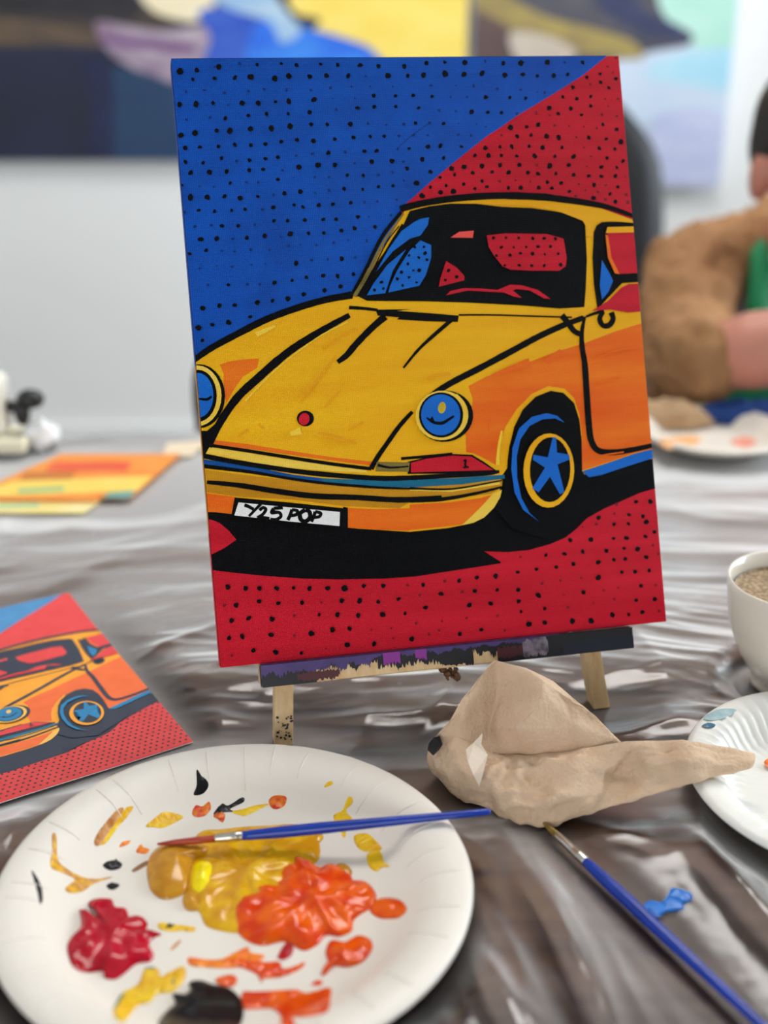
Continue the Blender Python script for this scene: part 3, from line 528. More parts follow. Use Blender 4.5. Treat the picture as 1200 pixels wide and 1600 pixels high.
# black paint specks on the left leg
g = ground_v(nf)
sp = MB()
for i in range(34):
    v_ = g + random.uniform(.003, .018); u_ = -.1050 + (v_ - g)*.09 + random.uniform(-.0045, .0048); r_ = random.uniform(.0003, .0009)
    sp.add([cv(u_ + r_*math.cos(k*1.05)*random.uniform(.6, 1.6), v_ + r_*math.sin(k*1.05)*random.uniform(.6, 1.3), nf + .0003) for k in range(6)], [(0, 1, 2, 3, 4, 5)])
tag(sp.build('paint_specks', K_, ez), kind='stuff')
bp_ = MB()
for i in range(26):
    bp_.ellipsoid(cv(-.003 + random.uniform(-.005, .005), lv0 - .0040 + random.uniform(-.0045, .003), .0 + random.uniform(-.002, .002)), (random.uniform(.0008, .0022),)*3, 8, 6)
bp_.build('dried_paint_drip', mat('dried_brown', (112, 74, 44), .7, (70, 44, 24), (300, 300, 300)), ez, True)

# ------------------------------------------------------------------ printed picture lying on the table
pr0, pr1, prc = P(302, 1160, .002), P(108, 935, .002), P(0, 1252, .002)
PV = (pr1 - pr0); PHt = PV.length; PV.normalize(); PUx = Vector((PV.y, -PV.x, 0)).normalized()
if PUx.dot(prc - pr0) > 0: PUx = -PUx
PWd = PHt * CW / CH
def lift(s, t_):                           # the sheet is not quite flat: far edge and far right corner curl up
    return .0004 + .010 * max(0, t_ - .55) ** 2 * 4 * (0.35 + .65 * (1-s)) + .0015 * math.sin(s*5 + t_*3) * .5 + .0006
def on_print(s, t_, n=0.0): q_ = pr0 + PUx * ((s-1) * PWd) + PV * (t_ * PHt); return Vector((q_.x, q_.y, T + .0022 + lift(s, t_) + n))
prn = thing('printed_picture', on_print(.5, .5), 'small printed picture of an orange car lying flat beside the paper plate', 'print')
n_ = 24; G = [(i/n_, j/n_) for j in range(n_+1) for i in range(n_+1)]; ff = [(j*(n_+1)+i, j*(n_+1)+i+1, (j+1)*(n_+1)+i+1, (j+1)*(n_+1)+i) for j in range(n_) for i in range(n_)]
o = obj('paper', [on_print(s, t_) for s, t_ in G], ff, mat('print_paper', (240, 236, 232), .6), prn, True); sm = o.modifiers.new('thickness', 'SOLIDIFY'); sm.thickness = .0004; sm.offset = -1
obj('red_ink', [on_print(s, t_, .0001) for s, t_ in G], ff, mat('ink_red', (222, 62, 62), .62, (230, 72, 70), (90, 90, 90)), prn, True)
PPAL = {'blue': (70, 134, 184), 'red': (222, 62, 62), 'yellow': (246, 162, 42), 'orange': (238, 106, 48), 'black': (44, 50, 66), 'mustard': (240, 150, 50), 'paleyellow': (248, 190, 90), 'lightyellow': (248, 190, 90), 'navyblue': (30, 90, 120), 'teal': (26, 110, 140), 'blue2': (30, 124, 172), 'olive': (70, 70, 66), 'olivey': (240, 190, 100), 'salmon': (226, 70, 70), 'white': (236, 232, 226), 'dotblack': (40, 40, 54), 'dotfaint': (60, 110, 160), 'dotred': (120, 30, 40), 'amber': (246, 162, 42), 'deeporange': (238, 106, 48)}
def ink(key): c = PPAL[key]; return mat('print_ink_' + key, c, .62, tuple(min(255, v + 8) for v in c), (90, 90, 90))
# polygons are cut into small tiles so that the ink follows the curl of the paper
save = LAYERS
def subdiv_place(s, t_, n): return on_print(s, t_, n)
LAYERS = [(a_, k_, [catmull(p, 3) if len(p) < 60 else p for p in pl]) if False else (a_, k_, pl) for a_, k_, pl in save]
grid_dots = []
def inside(x, y, poly):
    c = False; n = len(poly)
    for i in range(n):
        (x1, y1), (x2, y2) = poly[i], poly[i-1]
        if (y1 > y) != (y2 > y) and x < (x2-x1)*(y-y1)/(y2-y1) + x1: c = not c
    return c
uvb = [to_uv(*p) for p in LAYERS[0][2][0]]; uvs_ = [to_uv(*p) for p in LAYERS[1][2][0]]; uvc = [to_uv(*p) for p in car]
pd = MB()
for j in range(62):
    for i in range(46):
        s = (i + .5*(j % 2)) / 46; t_ = (j + .5) / 62
        if t_ > .72 or s < .25: continue
        if inside(s, t_, uvs_) or inside(s, t_, uvc) or inside(s, t_, uvb): continue
        pd.add([on_print(s + .0048*math.cos(k*1.047)*random.uniform(.8, 1.1), t_ + .0034*math.sin(k*1.047), .0019) for k in range(6)], [(0, 1, 2, 3, 4, 5)])
tag(pd.build('ink_dots', ink('dotblack'), prn), kind='stuff')
paint_layers(prn, subdiv_place, .00005, .00015, 'ink_', ink, skip=('dots_black', 'dots_faint', 'dots_faint_red', 'scratch', 'hood_streaks', 'fender_streaks', 'yellow_edges', 'olive_streaks', 'mustard_bumper'), cut=True)
LAYERS = save

# ------------------------------------------------------------------ paper plates
M_plate = mat('plate_paper', (230, 222, 210), .42, bump=.06, bscale=70, spec=.4)
M_plate2 = mat('plate_paper_ridged', (230, 228, 220), .4, spec=.45)
PROF = [(.0, .0), (.30, .0), (.60, .0004), (.68, .002), (.735, .006), (.775, .0105), (.81, .0135), (.85, .0152), (.90, .0162), (.955, .0166), (.985, .0158), (1.0, .0138), (.992, .0128), (.97, .0145), (.90, .0146), (.85, .0136), (.81, .0118), (.775, .0088), (.735, .0044), (.68, .0004), (.60, -.0011), (0, -.0014)]
def surf(q_):                              # height of the eating side at relative radius q_
    p = PROF[:12]
    for (r0, z0), (r1, z1) in zip(p, p[1:]):
        if q_ <= r1: return z0 + (z1-z0)*(q_-r0)/(r1-r0+1e-9)
    return p[-1][1]
PB = .0030                                 # plate underside height over the table
def make_plate(name, c, rad, label, m, flutes=0, zsc=1.0, base=PB, seg=192):
    t = thing(name, (c[0], c[1], T + base), label, 'plate', 'paper plates on the table')
    def fn(r, z, a):
        q_ = r / rad; k = 0
        if flutes and .60 < q_ < .93: k = .0017 * math.cos(a*flutes) * math.sin((q_-.60)/.33*math.pi) 
        elif not flutes and q_ > .7:
            k = .00035 * max(0, noise.noise((math.cos(a)*14, math.sin(a)*14, 2)))*(q_-.7)/.3 - .0006*max(0, abs(noise.noise((math.cos(a)*9, math.sin(a)*9, 7)))-.42)
        return r, z + k
    MB().lathe([(r*rad, .0014 + z*zsc) for r, z in PROF], (c[0], c[1], T + base), seg, fn).build('plate_body', m, t, True)
    return t
plate1 = make_plate('paper_plate', PL1, PR1, 'large white paper plate holding red, orange, ochre and black paint', M_plate)
# fine pressed creases round the rim
cr = MB()
for i in range(30):
    a = 2*math.pi*i/30 + random.uniform(-.07, .07); q0, q1 = random.uniform(.72, .8), random.uniform(.93, .99); da = random.uniform(-.02, .02)
    pts = [];
    for k in range(6):
        q_ = q0 + (q1-q0)*k/5; aa = a + da*k/5; pts.append((PL1[0] + PR1*q_*math.cos(aa), PL1[1] + PR1*q_*math.sin(aa), T + PB + .0014 + surf(q_) + .0001))
    cr.tube(pts, [.0001, .0004, .0005, .0005, .0004, .0001], 6)
tag(cr.build('rim_creases', M_plate, plate1, True), kind='stuff')
def on_plate(px, py, c=PL1, rad=PR1, base=PB, ex=0.0):
    z = .002
    for _ in range(25):
        p = P(px, py, z); q_ = min(1, math.hypot(p.x-c[0], p.y-c[1])/rad); z = .6*z + .4*(base + .0014 + surf(q_) + ex)
    return P(px, py, z)
def plate_z(x, y, c=PL1, rad=PR1, base=PB): return T + base + .0014 + surf(min(1, math.hypot(x-c[0], y-c[1])/rad))
def paint_mat(name, c, c2=None, sc=(140, 140, 140), rough=.18): return mat('wet_paint_' + name, c, rough, c2 or tuple(min(255, int(v*1.08+4)) for v in c), sc, spec=.28, coat=.08, lo=.38, hi=.62)
def blob(name, parent, pts, m, h, lump=0.0, lsc=90, sub=5, hitf=on_plate, edge=.55, zf=lambda x, y: plate_z(x, y)):
    if h <= .0009:                         # a thin film of paint
        o2 = catmull(pts, sub); bm = bmesh.new(); vv = []
        for x, y in o2:
            p = hitf(x, y)
            if not vv or (p - vv[-1].co).length > .0002: vv.append(bm.verts.new((p.x, p.y, 0)))
        bm.faces.new(vv); bmesh.ops.triangulate(bm, faces=bm.faces[:])
        for ax in (0, 1):
            lo_ = min(v.co[ax] for v in bm.verts); hi_ = max(v.co[ax] for v in bm.verts); n = int((hi_ - lo_)/.0022)
            for k in range(1, n + 1):
                c_ = [0, 0, 0]; d_ = [0, 0, 0]; c_[ax] = lo_ + (hi_-lo_)*k/(n+1); d_[ax] = 1
                bmesh.ops.bisect_plane(bm, geom=bm.verts[:] + bm.edges[:] + bm.faces[:], plane_co=c_, plane_no=d_, dist=1e-6)
        for v in bm.verts:
            v.co.z = zf(v.co.x, v.co.y) + (.0001 if v.is_boundary else .0001 + h*(.8 + 1.2*noise.noise((v.co.x*400, v.co.y*400, 2))))
        for f_ in bm.faces:
            f_.normal_update()
            if f_.normal.z < 0: f_.normal_flip()
        me = bpy.data.meshes.new(name); bm.to_mesh(me); bm.free(); me.materials.append(m)
        for p in me.polygons: p.use_smooth = True
        o = bpy.data.objects.new(name, me); col.objects.link(o); adopt(o, parent); return o
    o2 = catmull(pts, sub); cx = sum(p[0] for p in o2)/len(o2); cy = sum(p[1] for p in o2)/len(o2)
    S = [1.0, .965, .90, .80, .68, .55, .42, .30, .19, .09]; n = len(o2); V = []; F = []
    for i, s in enumerate(S):
        for x, y in o2:
            p = hitf(cx + (x-cx)*s, cy + (y-cy)*s); e_ = (1 - s) ** edge if s < 1 else 0
            k = lump * max(0, noise.noise((p.x*lsc, p.y*lsc, 4.2)) + .45*noise.noise((p.x*lsc*2.3, p.y*lsc*2.3, 1.2)) + .25) * min(1, (1-s)*6)
            p.z += .00012 + h*e_*(1 + .12*noise.noise((p.x*60, p.y*60, 1))) + k; V.append(p)
    p = hitf(cx, cy); p.z += .00012 + h + lump*max(0, noise.noise((p.x*lsc, p.y*lsc, 4.2)) + .25); V.append(p)
    for i in range(len(S)-1):
        for k in range(n): F.append((i*n+k, i*n+(k+1) % n, (i+1)*n+(k+1) % n, (i+1)*n+k))
    b_ = (len(S)-1)*n
    for k in range(n): F.append((b_+k, b_+(k+1) % n, len(V)-1))
    V2 = V; o = obj(name, V2, F, m, parent, True); me = o.data
    bm = bmesh.new(); bm.from_mesh(me); bmesh.ops.recalc_face_normals(bm, faces=bm.faces[:])
    if sum(f_.normal.z for f_ in bm.faces) < 0: bmesh.ops.reverse_faces(bm, faces=bm.faces[:])
    bm.to_mesh(me); bm.free(); return o
ORG['A'] = (0, 1160); ORG['B'] = (380, 1160)
oc = paint_mat('ochre', (186, 124, 26), (204, 146, 36)); ye = paint_mat('yellow_ochre', (206, 142, 16), (228, 176, 20), (90, 90, 90)); by = paint_mat('bright_yellow', (240, 212, 6)); orr = paint_mat('orange', (216, 56, 0), (236, 98, 6), (90, 90, 90)); rd = paint_mat('red', (164, 0, 24), (186, 4, 38), (60, 60, 60)); bk = paint_mat('black', (8, 8, 9), (12, 12, 13), rough=.3)
yg = paint_mat('yellow_smear', (228, 170, 14), (240, 200, 30), (120, 120, 120), .35); og = paint_mat('orange_smear', (232, 104, 14), (244, 140, 26), (160, 160, 160), .35); br = paint_mat('brown_smear', (196, 132, 60), (230, 176, 40), (220, 220, 220), .35); gr = paint_mat('green_smear', (70, 130, 96), (60, 110, 120), rough=.35)
blob('orange_smear', plate1, Z('B', 0,1170, 60,1168, 120,1165, 240,1160, 300,1175, 405,1150, 408,1200, 405,1240, 380,1270, 280,1290, 235,1292, 240,1330, 180,1330, 175,1282, 130,1250, 60,1252, 0,1250, -10,1210), orr, .0005, .0004, 200)
blob('orange_smear', plate1, Z('B', 0,1015, 50,1022, 100,1030, 170,1030, 185,1060, 240,1050, 290,1030, 270,1062, 180,1100, 100,1108, 85,1130, 65,1090, 0,1060, -60,1040, -60,1010), orr, .0006, .0005, 160)
blob('orange_smear', plate1, Z('A', 885,1008, 960,1018, 1040,1015, 1100,985, 1160,960, 1175,985, 1240,1000, 1200,1040, 1120,1055, 1050,1060, 960,1055, 890,1045), og, .0004)
blob('orange_smear', plate1, Z('A', 1010,1112, 1045,1095, 1080,1090, 1112,1110, 1092,1145, 1030,1138), orr, .0006)
blob('orange_blob', plate1, Z('B', 385,985, 410,930, 480,935, 540,905, 595,925, 605,970, 560,1030, 490,1055, 425,1050, 385,1090, 366,1092, 375,1060, 398,1035), orr, .0028, .0014, 150)
blob('orange_smear', plate1, Z('B', 318,1135, 345,1115, 372,1120, 365,1138, 335,1142), orr, .0004)
blob('yellow_ochre_blob', plate1, Z(0, 298,1335, 303,1312, 318,1298, 345,1296, 380,1292, 420,1290, 460,1288, 490,1298, 499,1318, 499,1340, 490,1352, 475,1375, 452,1400, 430,1425, 400,1455, 370,1458, 345,1455, 322,1447, 313,1428, 300,1415, 292,1395, 288,1365), ye, .0030, .0022, 130)
blob('ochre_blob', plate1, Z('A', 688,600, 700,545, 738,502, 800,470, 870,466, 930,480, 985,500, 970,530, 920,550, 905,600, 890,650, 870,705, 800,736, 745,728, 703,685), oc, .0075, .0006, 60, edge=.45)
blob('ochre_blob', plate1, Z('A', 860,720, 900,700, 950,740, 930,785, 885,790, 860,765), oc, .0042)
blob('bright_yellow_blob', plate1, Z('A', 905,590, 945,555, 1000,565, 1015,620, 1000,685, 950,722, 900,700, 892,650), by, .0052, .0008, 120)
blob('orange_blob', plate1, Z(0, 362,1422, 378,1402, 400,1390, 425,1382, 445,1352, 462,1338, 478,1344, 500,1356, 520,1350, 545,1364, 553,1376, 572,1378, 585,1392, 588,1406, 578,1420, 562,1430, 552,1440, 550,1455, 530,1464, 510,1462, 497,1476, 476,1486, 458,1478, 440,1472, 410,1478, 385,1470, 368,1452), orr, .0050, .0042, 120, edge=.5)
blob('orange_blob', plate1, Z('B', 592,765, 640,734, 700,732, 745,748, 767,785, 735,820, 690,828, 640,825, 600,800), orr, .0030)
blob('red_blob', plate1, Z('A', 315,970, 330,920, 378,862, 372,785, 400,835, 430,838, 450,792, 412,762, 440,735, 520,735, 540,770, 590,780, 610,820, 665,820, 692,850, 690,888, 758,900, 720,918, 700,950, 722,1000, 700,1030, 640,1040, 590,1080, 540,1112, 490,1105, 480,1075, 400,1080, 340,1050), rd, .0040, .0030, 90, edge=.5)
blob('black_blob', plate1, Z('A', 740,1320, 780,1262, 820,1225, 808,1180, 850,1185, 890,1165, 888,1125, 940,1115, 1000,1135, 1070,1150, 1120,1190, 1142,1240, 1130,1320, 1060,1385, 950,1410, 850,1405, 770,1380), bk, .0035, .0012, 60)
blob('yellow_smear', plate1, Z('A', 680,1062, 740,1065, 752,1098, 800,1075, 862,1050, 866,1110, 812,1170, 740,1180, 700,1220, 640,1240, 580,1312, 542,1290, 532,1250, 570,1180, 650,1130), yg, .0006, .0004, 180)
blob('green_smear', plate1, Z('A', 676,1060, 715,1052, 748,1072, 740,1095, 700,1085), gr, .0004); blob('green_smear', plate1, Z('A', 805,1105, 830,1085, 832,1140, 805,1165, 790,1150), gr, .0006); blob('green_smear', plate1, Z('A', 530,1258, 545,1215, 575,1175, 580,1185, 552,1240), gr, .0006)
blob('brown_smear', plate1, Z('A', 442,478, 450,440, 500,370, 555,312, 580,310, 560,350, 510,420, 480,470, 462,486), paint_mat('brown', (178, 112, 50), (206, 146, 84), (200, 200, 200), .35), .0005)
blob('yellow_smear', plate1, Z('A', 470,480, 510,420, 560,350, 590,308, 625,302, 600,345, 552,400, 500,470), yg, .0004)
blob('yellow_smear', plate1, Z('A', 683,395, 720,360, 765,328, 810,330, 858,348, 830,372, 762,402, 720,398), yg, .0005, .0003, 260)
blob('orange_smear', plate1, Z('A', 245,430, 265,440, 272,550, 322,600, 382,630, 450,640, 530,630, 445,662, 385,700, 325,706, 308,682, 350,642, 290,612, 238,582, 245,500), br, .0004)
blob('orange_smear', plate1, Z('A', 560,492, 575,468, 612,460, 600,478), og, .0003); blob('orange_smear', plate1, Z('A', 638,510, 660,478, 672,492, 700,502, 685,522, 652,520), og, .0003)
blob('brown_smear', plate1, Z('A', 618,600, 650,575, 690,555, 715,560, 670,588, 630,608), paint_mat('umber', (132, 92, 50), rough=.35), .0003)
blob('black_spot', plate1, Z('A', 483,578, 505,558, 545,553, 572,570, 560,592, 515,600), bk, .0008); blob('black_spot', plate1, Z('A', 500,672, 525,658, 560,668, 540,688, 515,690), bk, .0006)
blob('black_spot', plate1, Z('A', 148,600, 175,635, 195,680, 200,740, 186,758, 178,710, 160,650), bk, .0004); blob('black_spot', plate1, Z('A', 922,128, 945,158, 972,182, 976,210, 950,242, 908,246, 922,200), bk, .0006)
blob('black_spot', plate1, Z('A', 1000,338, 1040,288, 1070,296, 1135,258, 1142,280, 1080,312, 1105,325, 1050,328), bk, .0005)
blob('red_smear', plate1, Z('A', 900,332, 918,296, 950,300, 980,278, 988,312, 960,345, 920,350), paint_mat('red_orange', (206, 40, 24), (226, 120, 20), (240, 240, 240), .35), .0004); blob('red_smear', plate1, Z('A', 1000,345, 1030,325, 1055,340, 1045,375, 1020,360), MATS['wet_paint_red_orange'], .0004)
blob('yellow_smear', plate1, Z('A', 1085,325, 1140,312, 1200,295, 1260,290, 1210,318, 1150,345, 1120,340), yg, .0003)
blob('red_smear', plate1, Z('B', 120,275, 135,255, 165,248, 203,258, 192,298, 152,314, 128,300), MATS['wet_paint_red_orange'], .0006, .0004, 300)
blob('yellow_smear', plate1, Z('B', 380,212, 392,190, 415,182, 418,198), yg, .0003); blob('yellow_smear', plate1, Z('B', 425,340, 465,318, 488,262, 510,258, 512,285, 482,322, 512,360, 485,376, 480,440, 465,440, 455,400, 430,372), yg, .0004)
blob('yellow_smear', plate1, Z('B', 520,440, 580,428, 620,460, 650,500, 610,508, 570,512, 535,490), yg, .0007, .0004, 260); blob('yellow_smear', plate1, Z('B', 580,525, 640,508, 660,560, 688,582, 650,588, 625,606, 590,582), yg, .0007, .0004, 260)
blob('ochre_blob', plate1, Z('B', 440,572, 480,572, 506,596, 508,622, 480,630, 450,610), oc, .0014); blob('ochre_blob', plate1, Z('B', 330,440, 360,425, 376,445, 360,470, 335,475), ye, .0012)
blob('yellow_smear', plate1, Z('A', 740,850, 770,845, 820,855, 912,866, 905,888, 850,884, 800,888, 750,876), yg, .0004); blob('black_spot', plate1, Z('A', 772,870, 795,852, 822,856, 800,876), bk, .0008)
blob('orange_smear', plate1, Z('A', 798,970, 825,940, 850,925, 840,945, 810,972), br, .0002)
blob('red_smear', plate1, Z('B', 160,1010, 185,960, 215,930, 235,960, 225,1000, 190,1020), paint_mat('crimson', (170, 14, 24)), .0008)
0 and blob('red_streak', plate1, Z('A', 385,1030, 392,960, 400,880, 405,850, 470,845, 412,862, 408,960, 400,1030), paint_mat('pink', (208, 60, 84)), .0052)
# second plate, ridged
plate2 = make_plate('paper_plate', PL2, PR2, 'ridged white paper plate under the tip of the brown paper towel', M_plate2, flutes=62, zsc=1.1)
h2 = lambda x, y: on_plate(x, y, PL2, PR2)
tl_ = paint_mat('teal_smear', (150, 178, 184), (176, 196, 198), rough=.4); tk_ = paint_mat('deep_teal', (52, 96, 120), rough=.4)
blob('teal_smear', plate2, Z(0, 1098,1128, 1112,1117, 1130,1112, 1150,1114, 1138,1124, 1118,1130), tl_, .0003, hitf=h2, zf=lambda x, y: plate_z(x, y, PL2, PR2) + .0021); blob('teal_spot', plate2, Z(0, 1096,1139, 1106,1134, 1117,1137, 1113,1142, 1102,1141), tk_, .0004, hitf=h2, zf=lambda x, y: plate_z(x, y, PL2, PR2) + .0021)
blob('orange_spot', plate2, Z(0, 1193,1196, 1200,1190, 1212,1192, 1212,1202, 1200,1204), og, .0006, hitf=h2, zf=lambda x, y: plate_z(x, y, PL2, PR2) + .0021)
plate3 = make_plate('paper_plate', (PL3.x, PL3.y), .078, 'white paper plate with faint orange smears in front of the seated person', M_plate, base=.004, seg=96)
h3 = lambda x, y: on_plate(x, y, (PL3.x, PL3.y), .078, .004)
fo = paint_mat('faint_orange', (240, 190, 140), (236, 170, 110), rough=.5)
blob('orange_smear', plate3, Z(0, 1030,692, 1050,684, 1080,680, 1095,688, 1075,700, 1045,702), fo, .0004, hitf=h3, zf=lambda x, y: plate_z(x, y, (PL3.x, PL3.y), .078, .004)); blob('orange_smear', plate3, Z(0, 1140,690, 1165,682, 1182,690, 1165,700), paint_mat('faint_red', (226, 150, 130), rough=.5), .0004, hitf=h3, zf=lambda x, y: plate_z(x, y, (PL3.x, PL3.y), .078, .004))

# ------------------------------------------------------------------ brushes
M_blue = mat('blue_lacquer', (0, 52, 158), .25, (0, 42, 138), (40, 40, 40), spec=.4, coat=.1)
M_ferr = mat('ferrule_metal', (200, 196, 188), .28, metal=1.0)
def brush(label, tip, end, Lb, Lf, r, bm_, tipw=.0016, splay=1.0):
    t = thing('paint_brush', tip, label, 'brush', 'thin blue paint brushes')
    d = (end - tip); Ltot = d.length; d.normalize(); q_ = lambda l: tip + d*l
    MB().tube([q_(0), q_(Lb*.3), q_(Lb*.7), q_(Lb + .001)], [tipw*.35, tipw*.9*splay, tipw*1.1, r*.82], 14).build('bristles', bm_, t, True)
    fe = MB().tube([q_(Lb), q_(Lb+.0006), q_(Lb + Lf*.5), q_(Lb + Lf*.75), q_(Lb + Lf*.76), q_(Lb + Lf*.80), q_(Lb+Lf*.81), q_(Lb + Lf - .0004), q_(Lb + Lf)], [r*.78, r*.86, r*.95, r, r*1.06, r*1.06, r, r*1.02, r*.98], 18).build('ferrule', M_ferr, t, True)
    a_ = Lb + Lf - .001; n = Ltot - a_
    MB().tube([q_(a_), q_(a_ + n*.04), q_(a_ + n*.16), q_(a_ + n*.32), q_(a_ + n*.6), q_(a_ + n*.85), q_(a_ + n*.985), q_(a_ + n*.998), q_(Ltot)], [r*.96, r*1.08, r*1.28, r*1.3, r*1.05, r*.82, r*.72, r*.5, r*.15], 18).build('handle', M_blue, t, True)
    return t
tipb = P(246, 1319, .0115); endb = P(767, 1268, .0270)
M_br1 = mat('bristles_red', (150, 30, 34), .5, (176, 74, 30), (20, 900, 900))
brush('blue paint brush with red bristles resting across the paint plate', tipb, endb, .030, .0145, .0024, M_br1, .0017)
tipc = P(848, 1284, .0066); endc = P(1252, 1660, .0084)
M_br2 = mat('bristles_ochre', (146, 116, 30), .5, (96, 74, 24), (300, 300, 300))
brush('blue paint brush with ochre bristles lying on the plastic under the paper towel', tipc, endc, .0135, .0245, .0026, M_br2, .0016)
# blue paint spilt on the plastic
def on_sheet(px, py):
    z = .003
    for _ in range(12): p = P(px, py, z); z = sheet_h(p.x, p.y) + .0004
    return P(px, py, z)
ORG['C'] = (760, 1240)
s_ = 1200/440
blob('blue_paint_spill', sheet, [(760 + x/s_, 1240 + y/s_) for x, y in ((668, 478), (700, 455), (745, 462), (775, 430), (790, 402), (830, 408), (876, 428), (870, 455), (838, 470), (842, 490), (800, 500), (760, 505), (740, 525), (712, 520), (690, 500))], paint_mat('spilt_blue', (14, 104, 196), (30, 124, 214), (160, 160, 160), .3), .0006, zf=lambda x, y: T + sheet_h(x, y) + .0003, hitf=on_sheet)

# ------------------------------------------------------------------ brown paper towel
M_kraft = mat('kraft_paper', (212, 184, 156), .85, (202, 172, 142), (60, 60, 60), bump=.6, bscale=420, spec=.12)
rowsN = [
 [(690,1204,.001),(715,1236,.001),(768,1262,.001),(836,1284,.001),(900,1268,.003),(968,1250,.010),(1070,1222,.0215),(1172,1197,.0215)],
 [(672,1204,.008),(702,1237,.005),(762,1266,.004),(835,1292,.003),(900,1275,.008),(968,1257,.014),(1070,1226,.0245),(1176,1198,.0255)],
 [(666,1190,.014),(702,1212,.016),(764,1238,.014),(832,1262,.014),(900,1244,.020),(970,1236,.016),(1072,1209,.029),(1178,1193,.028)],
 [(668,1176,.020),(706,1190,.024),(766,1210,.021),(828,1228,.019),(905,1212,.027),(962,1208,.020),(1062,1190,.035),(1180,1188,.029)],
 [(674,1162,.026),(710,1170,.030),(766,1192,.022),(830,1196,.022),(905,1186,.030),(976,1182,.028),(1050,1172,.038),(1180,1182,.029)],
 [(680,1152,.031),(716,1150,.034),(770,1176,.022),(835,1178,.022),(905,1170,.026),(980,1158,.036),(1074,1158,.037),(1179,1177,.028)]]
rowsB = [
 [(680,1152,.031),(716,1152,.034),(766,1178,.022),(835,1180,.022),(905,1173,.025),(976,1164,.030)],
 [(688,1143,.036),(722,1128,.041),(764,1138,.030),(808,1140,.042),(895,1140,.036),(957,1146,.034)],
 [(702,1128,.042),(730,1100,.048),(775,1098,.041),(842,1098,.054),(888,1104,.046),(936,1124,.039)],
 [(722,1092,.050),(742,1072,.054),(778,1062,.053),(848,1066,.061),(880,1084,.054),(918,1108,.044)],
 [(752,1056,.059),(762,1044,.0625),(773,1032,.065),(822,1044,.063),(864,1064,.057),(900,1094,.048)]]
nap = thing('paper_towel', P(835, 1230), 'crumpled brown paper towel lying between the two paper plates', 'paper towel')
def lerp_rows(pts, sub): return [Vector(pts[i]).lerp(Vector(pts[i+1]), k/sub) for i in range(len(pts)-1) for k in range(sub)] + [Vector(pts[-1])]
def patch(name, rows, m, parent, sub=8, amp=.0016, sc=55, mixl=.6):
    pr = [[P(*p) for p in r] for r in rows]
    def interp(L_):
        a1 = [Vector(v) for v in catmull([tuple(p) for p in L_], sub, False)]; a2 = lerp_rows(L_, sub)
        return [x.lerp(y, mixl) for x, y in zip(a1, a2)]
    r2 = [interp(r) for r in pr]
    cols = [interp([r[i] for r in r2]) for i in range(len(r2[0]))]
    nu, nv = len(cols), len(cols[0]); V = []; F = []
    rgn = lambda q_, w_: 1 - min(1, 2.0*abs(noise.noise((q_.x + w_, q_.y, q_.z))))
    for j in range(nv):
        for i in range(nu):
            p = cols[i][j].copy(); d1 = (cols[min(i+1, nu-1)][j] - cols[max(i-1, 0)][j]); d2 = (cols[i][min(j+1, nv-1)] - cols[i][max(j-1, 0)]); nn = d1.cross(d2)
            if nn.length > 0: nn.normalize()
            k = rgn(p*sc, 3) ** 1.5 - .4 + .5*(rgn(p*sc*2.3, 9) ** 1.5 - .4) + .22*(rgn(p*sc*5, 1) - .4)
            ed = min(1, min(i, nu-1-i)/4) * min(1, max(0, min(j - 8, nv-1-j))/8); loc = .45 + .9*max(0, noise.noise((p.x*22, p.y*22, 6)) + .2)
            p += nn * (k * amp * loc * (.15 + .85*ed)); p.z = max(p.z, T + .0035); V.append(p)
    for j in range(nv-1):
        for i in range(nu-1): F.append((j*nu+i, j*nu+i+1, (j+1)*nu+i+1, (j+1)*nu+i))
    o = obj(name, V, F, m, parent, True); s2 = o.modifiers.new('thickness', 'SOLIDIFY'); s2.thickness = .0005; return o
patch('folded_front', rowsN, M_kraft, nap, 12, .0064, 40); patch('raised_flap', rowsB, M_kraft, nap, 12, .0032, 30, .85)
# torn pale fold and the black paint mark at its left end
tf = [P(700 + 28, 1172, .0335), P(741, 1160, .036), P(754, 1146, .041), P(752, 1163, .036), P(762, 1180, .032), P(756, 1204, .0295), P(749, 1229, .022), P(740, 1212, .027), P(731, 1192, .031)]
o = obj('torn_fold', tf, [(0, 1, 8), (1, 2, 3), (1, 3, 4), (1, 4, 8), (8, 4, 7), (7, 4, 5), (7, 5, 6)], mat('pale_tear', (226, 208, 188), .85, bump=.3, bscale=260), nap); s2 = o.modifiers.new('thickness', 'SOLIDIFY'); s2.thickness = .0006
bmk = [P(668, 1172, .0245), P(670, 1161, .0285), P(678, 1152, .033), (P(686, 1150, .0345)), P(690, 1163, .0325), P(684, 1172, .029), P(676, 1180, .0245)]
o = obj('black_paint_mark', bmk, [tuple(range(7))], bk, nap); s2 = o.modifiers.new('thickness', 'SOLIDIFY'); s2.thickness = .0008; s2.offset = 1

# ------------------------------------------------------------------ coffee cup
M_cup = mat('cream_ceramic', (226, 218, 204), .2, (218, 208, 192), (20, 20, 20), spec=.5, coat=.3)
cc = (0.264, 0.676, T + .003); cup = thing('coffee_cup', cc, 'cream ceramic cup of coffee standing beyond the ridged plate', 'cup')
prof = [(0, .0), (.020, 0), (.0225, .001), (.0225, .004), (.0215, .0065), (.026, .013), (.033, .025), (.039, .040), (.0425, .055), (.0442, .070), (.0446, .0755), (.0440, .0768), (.0428, .0760), (.0412, .068), (.0392, .055), (.036, .041), (.030, .026), (.021, .013), (0, .010)]
MB().lathe(prof, cc, 72).build('cup_body', M_cup, cup, True)
co = MB().lathe([(0, .0655), (.02, .0655), (.0388, .0655), (.0398, .0668)], cc, 60).build('coffee', mat('coffee_foam', (176, 150, 112), .5, (132, 104, 70), (330, 330, 330), bump=.3, bscale=500, lo=.42, hi=.56), cup, True)
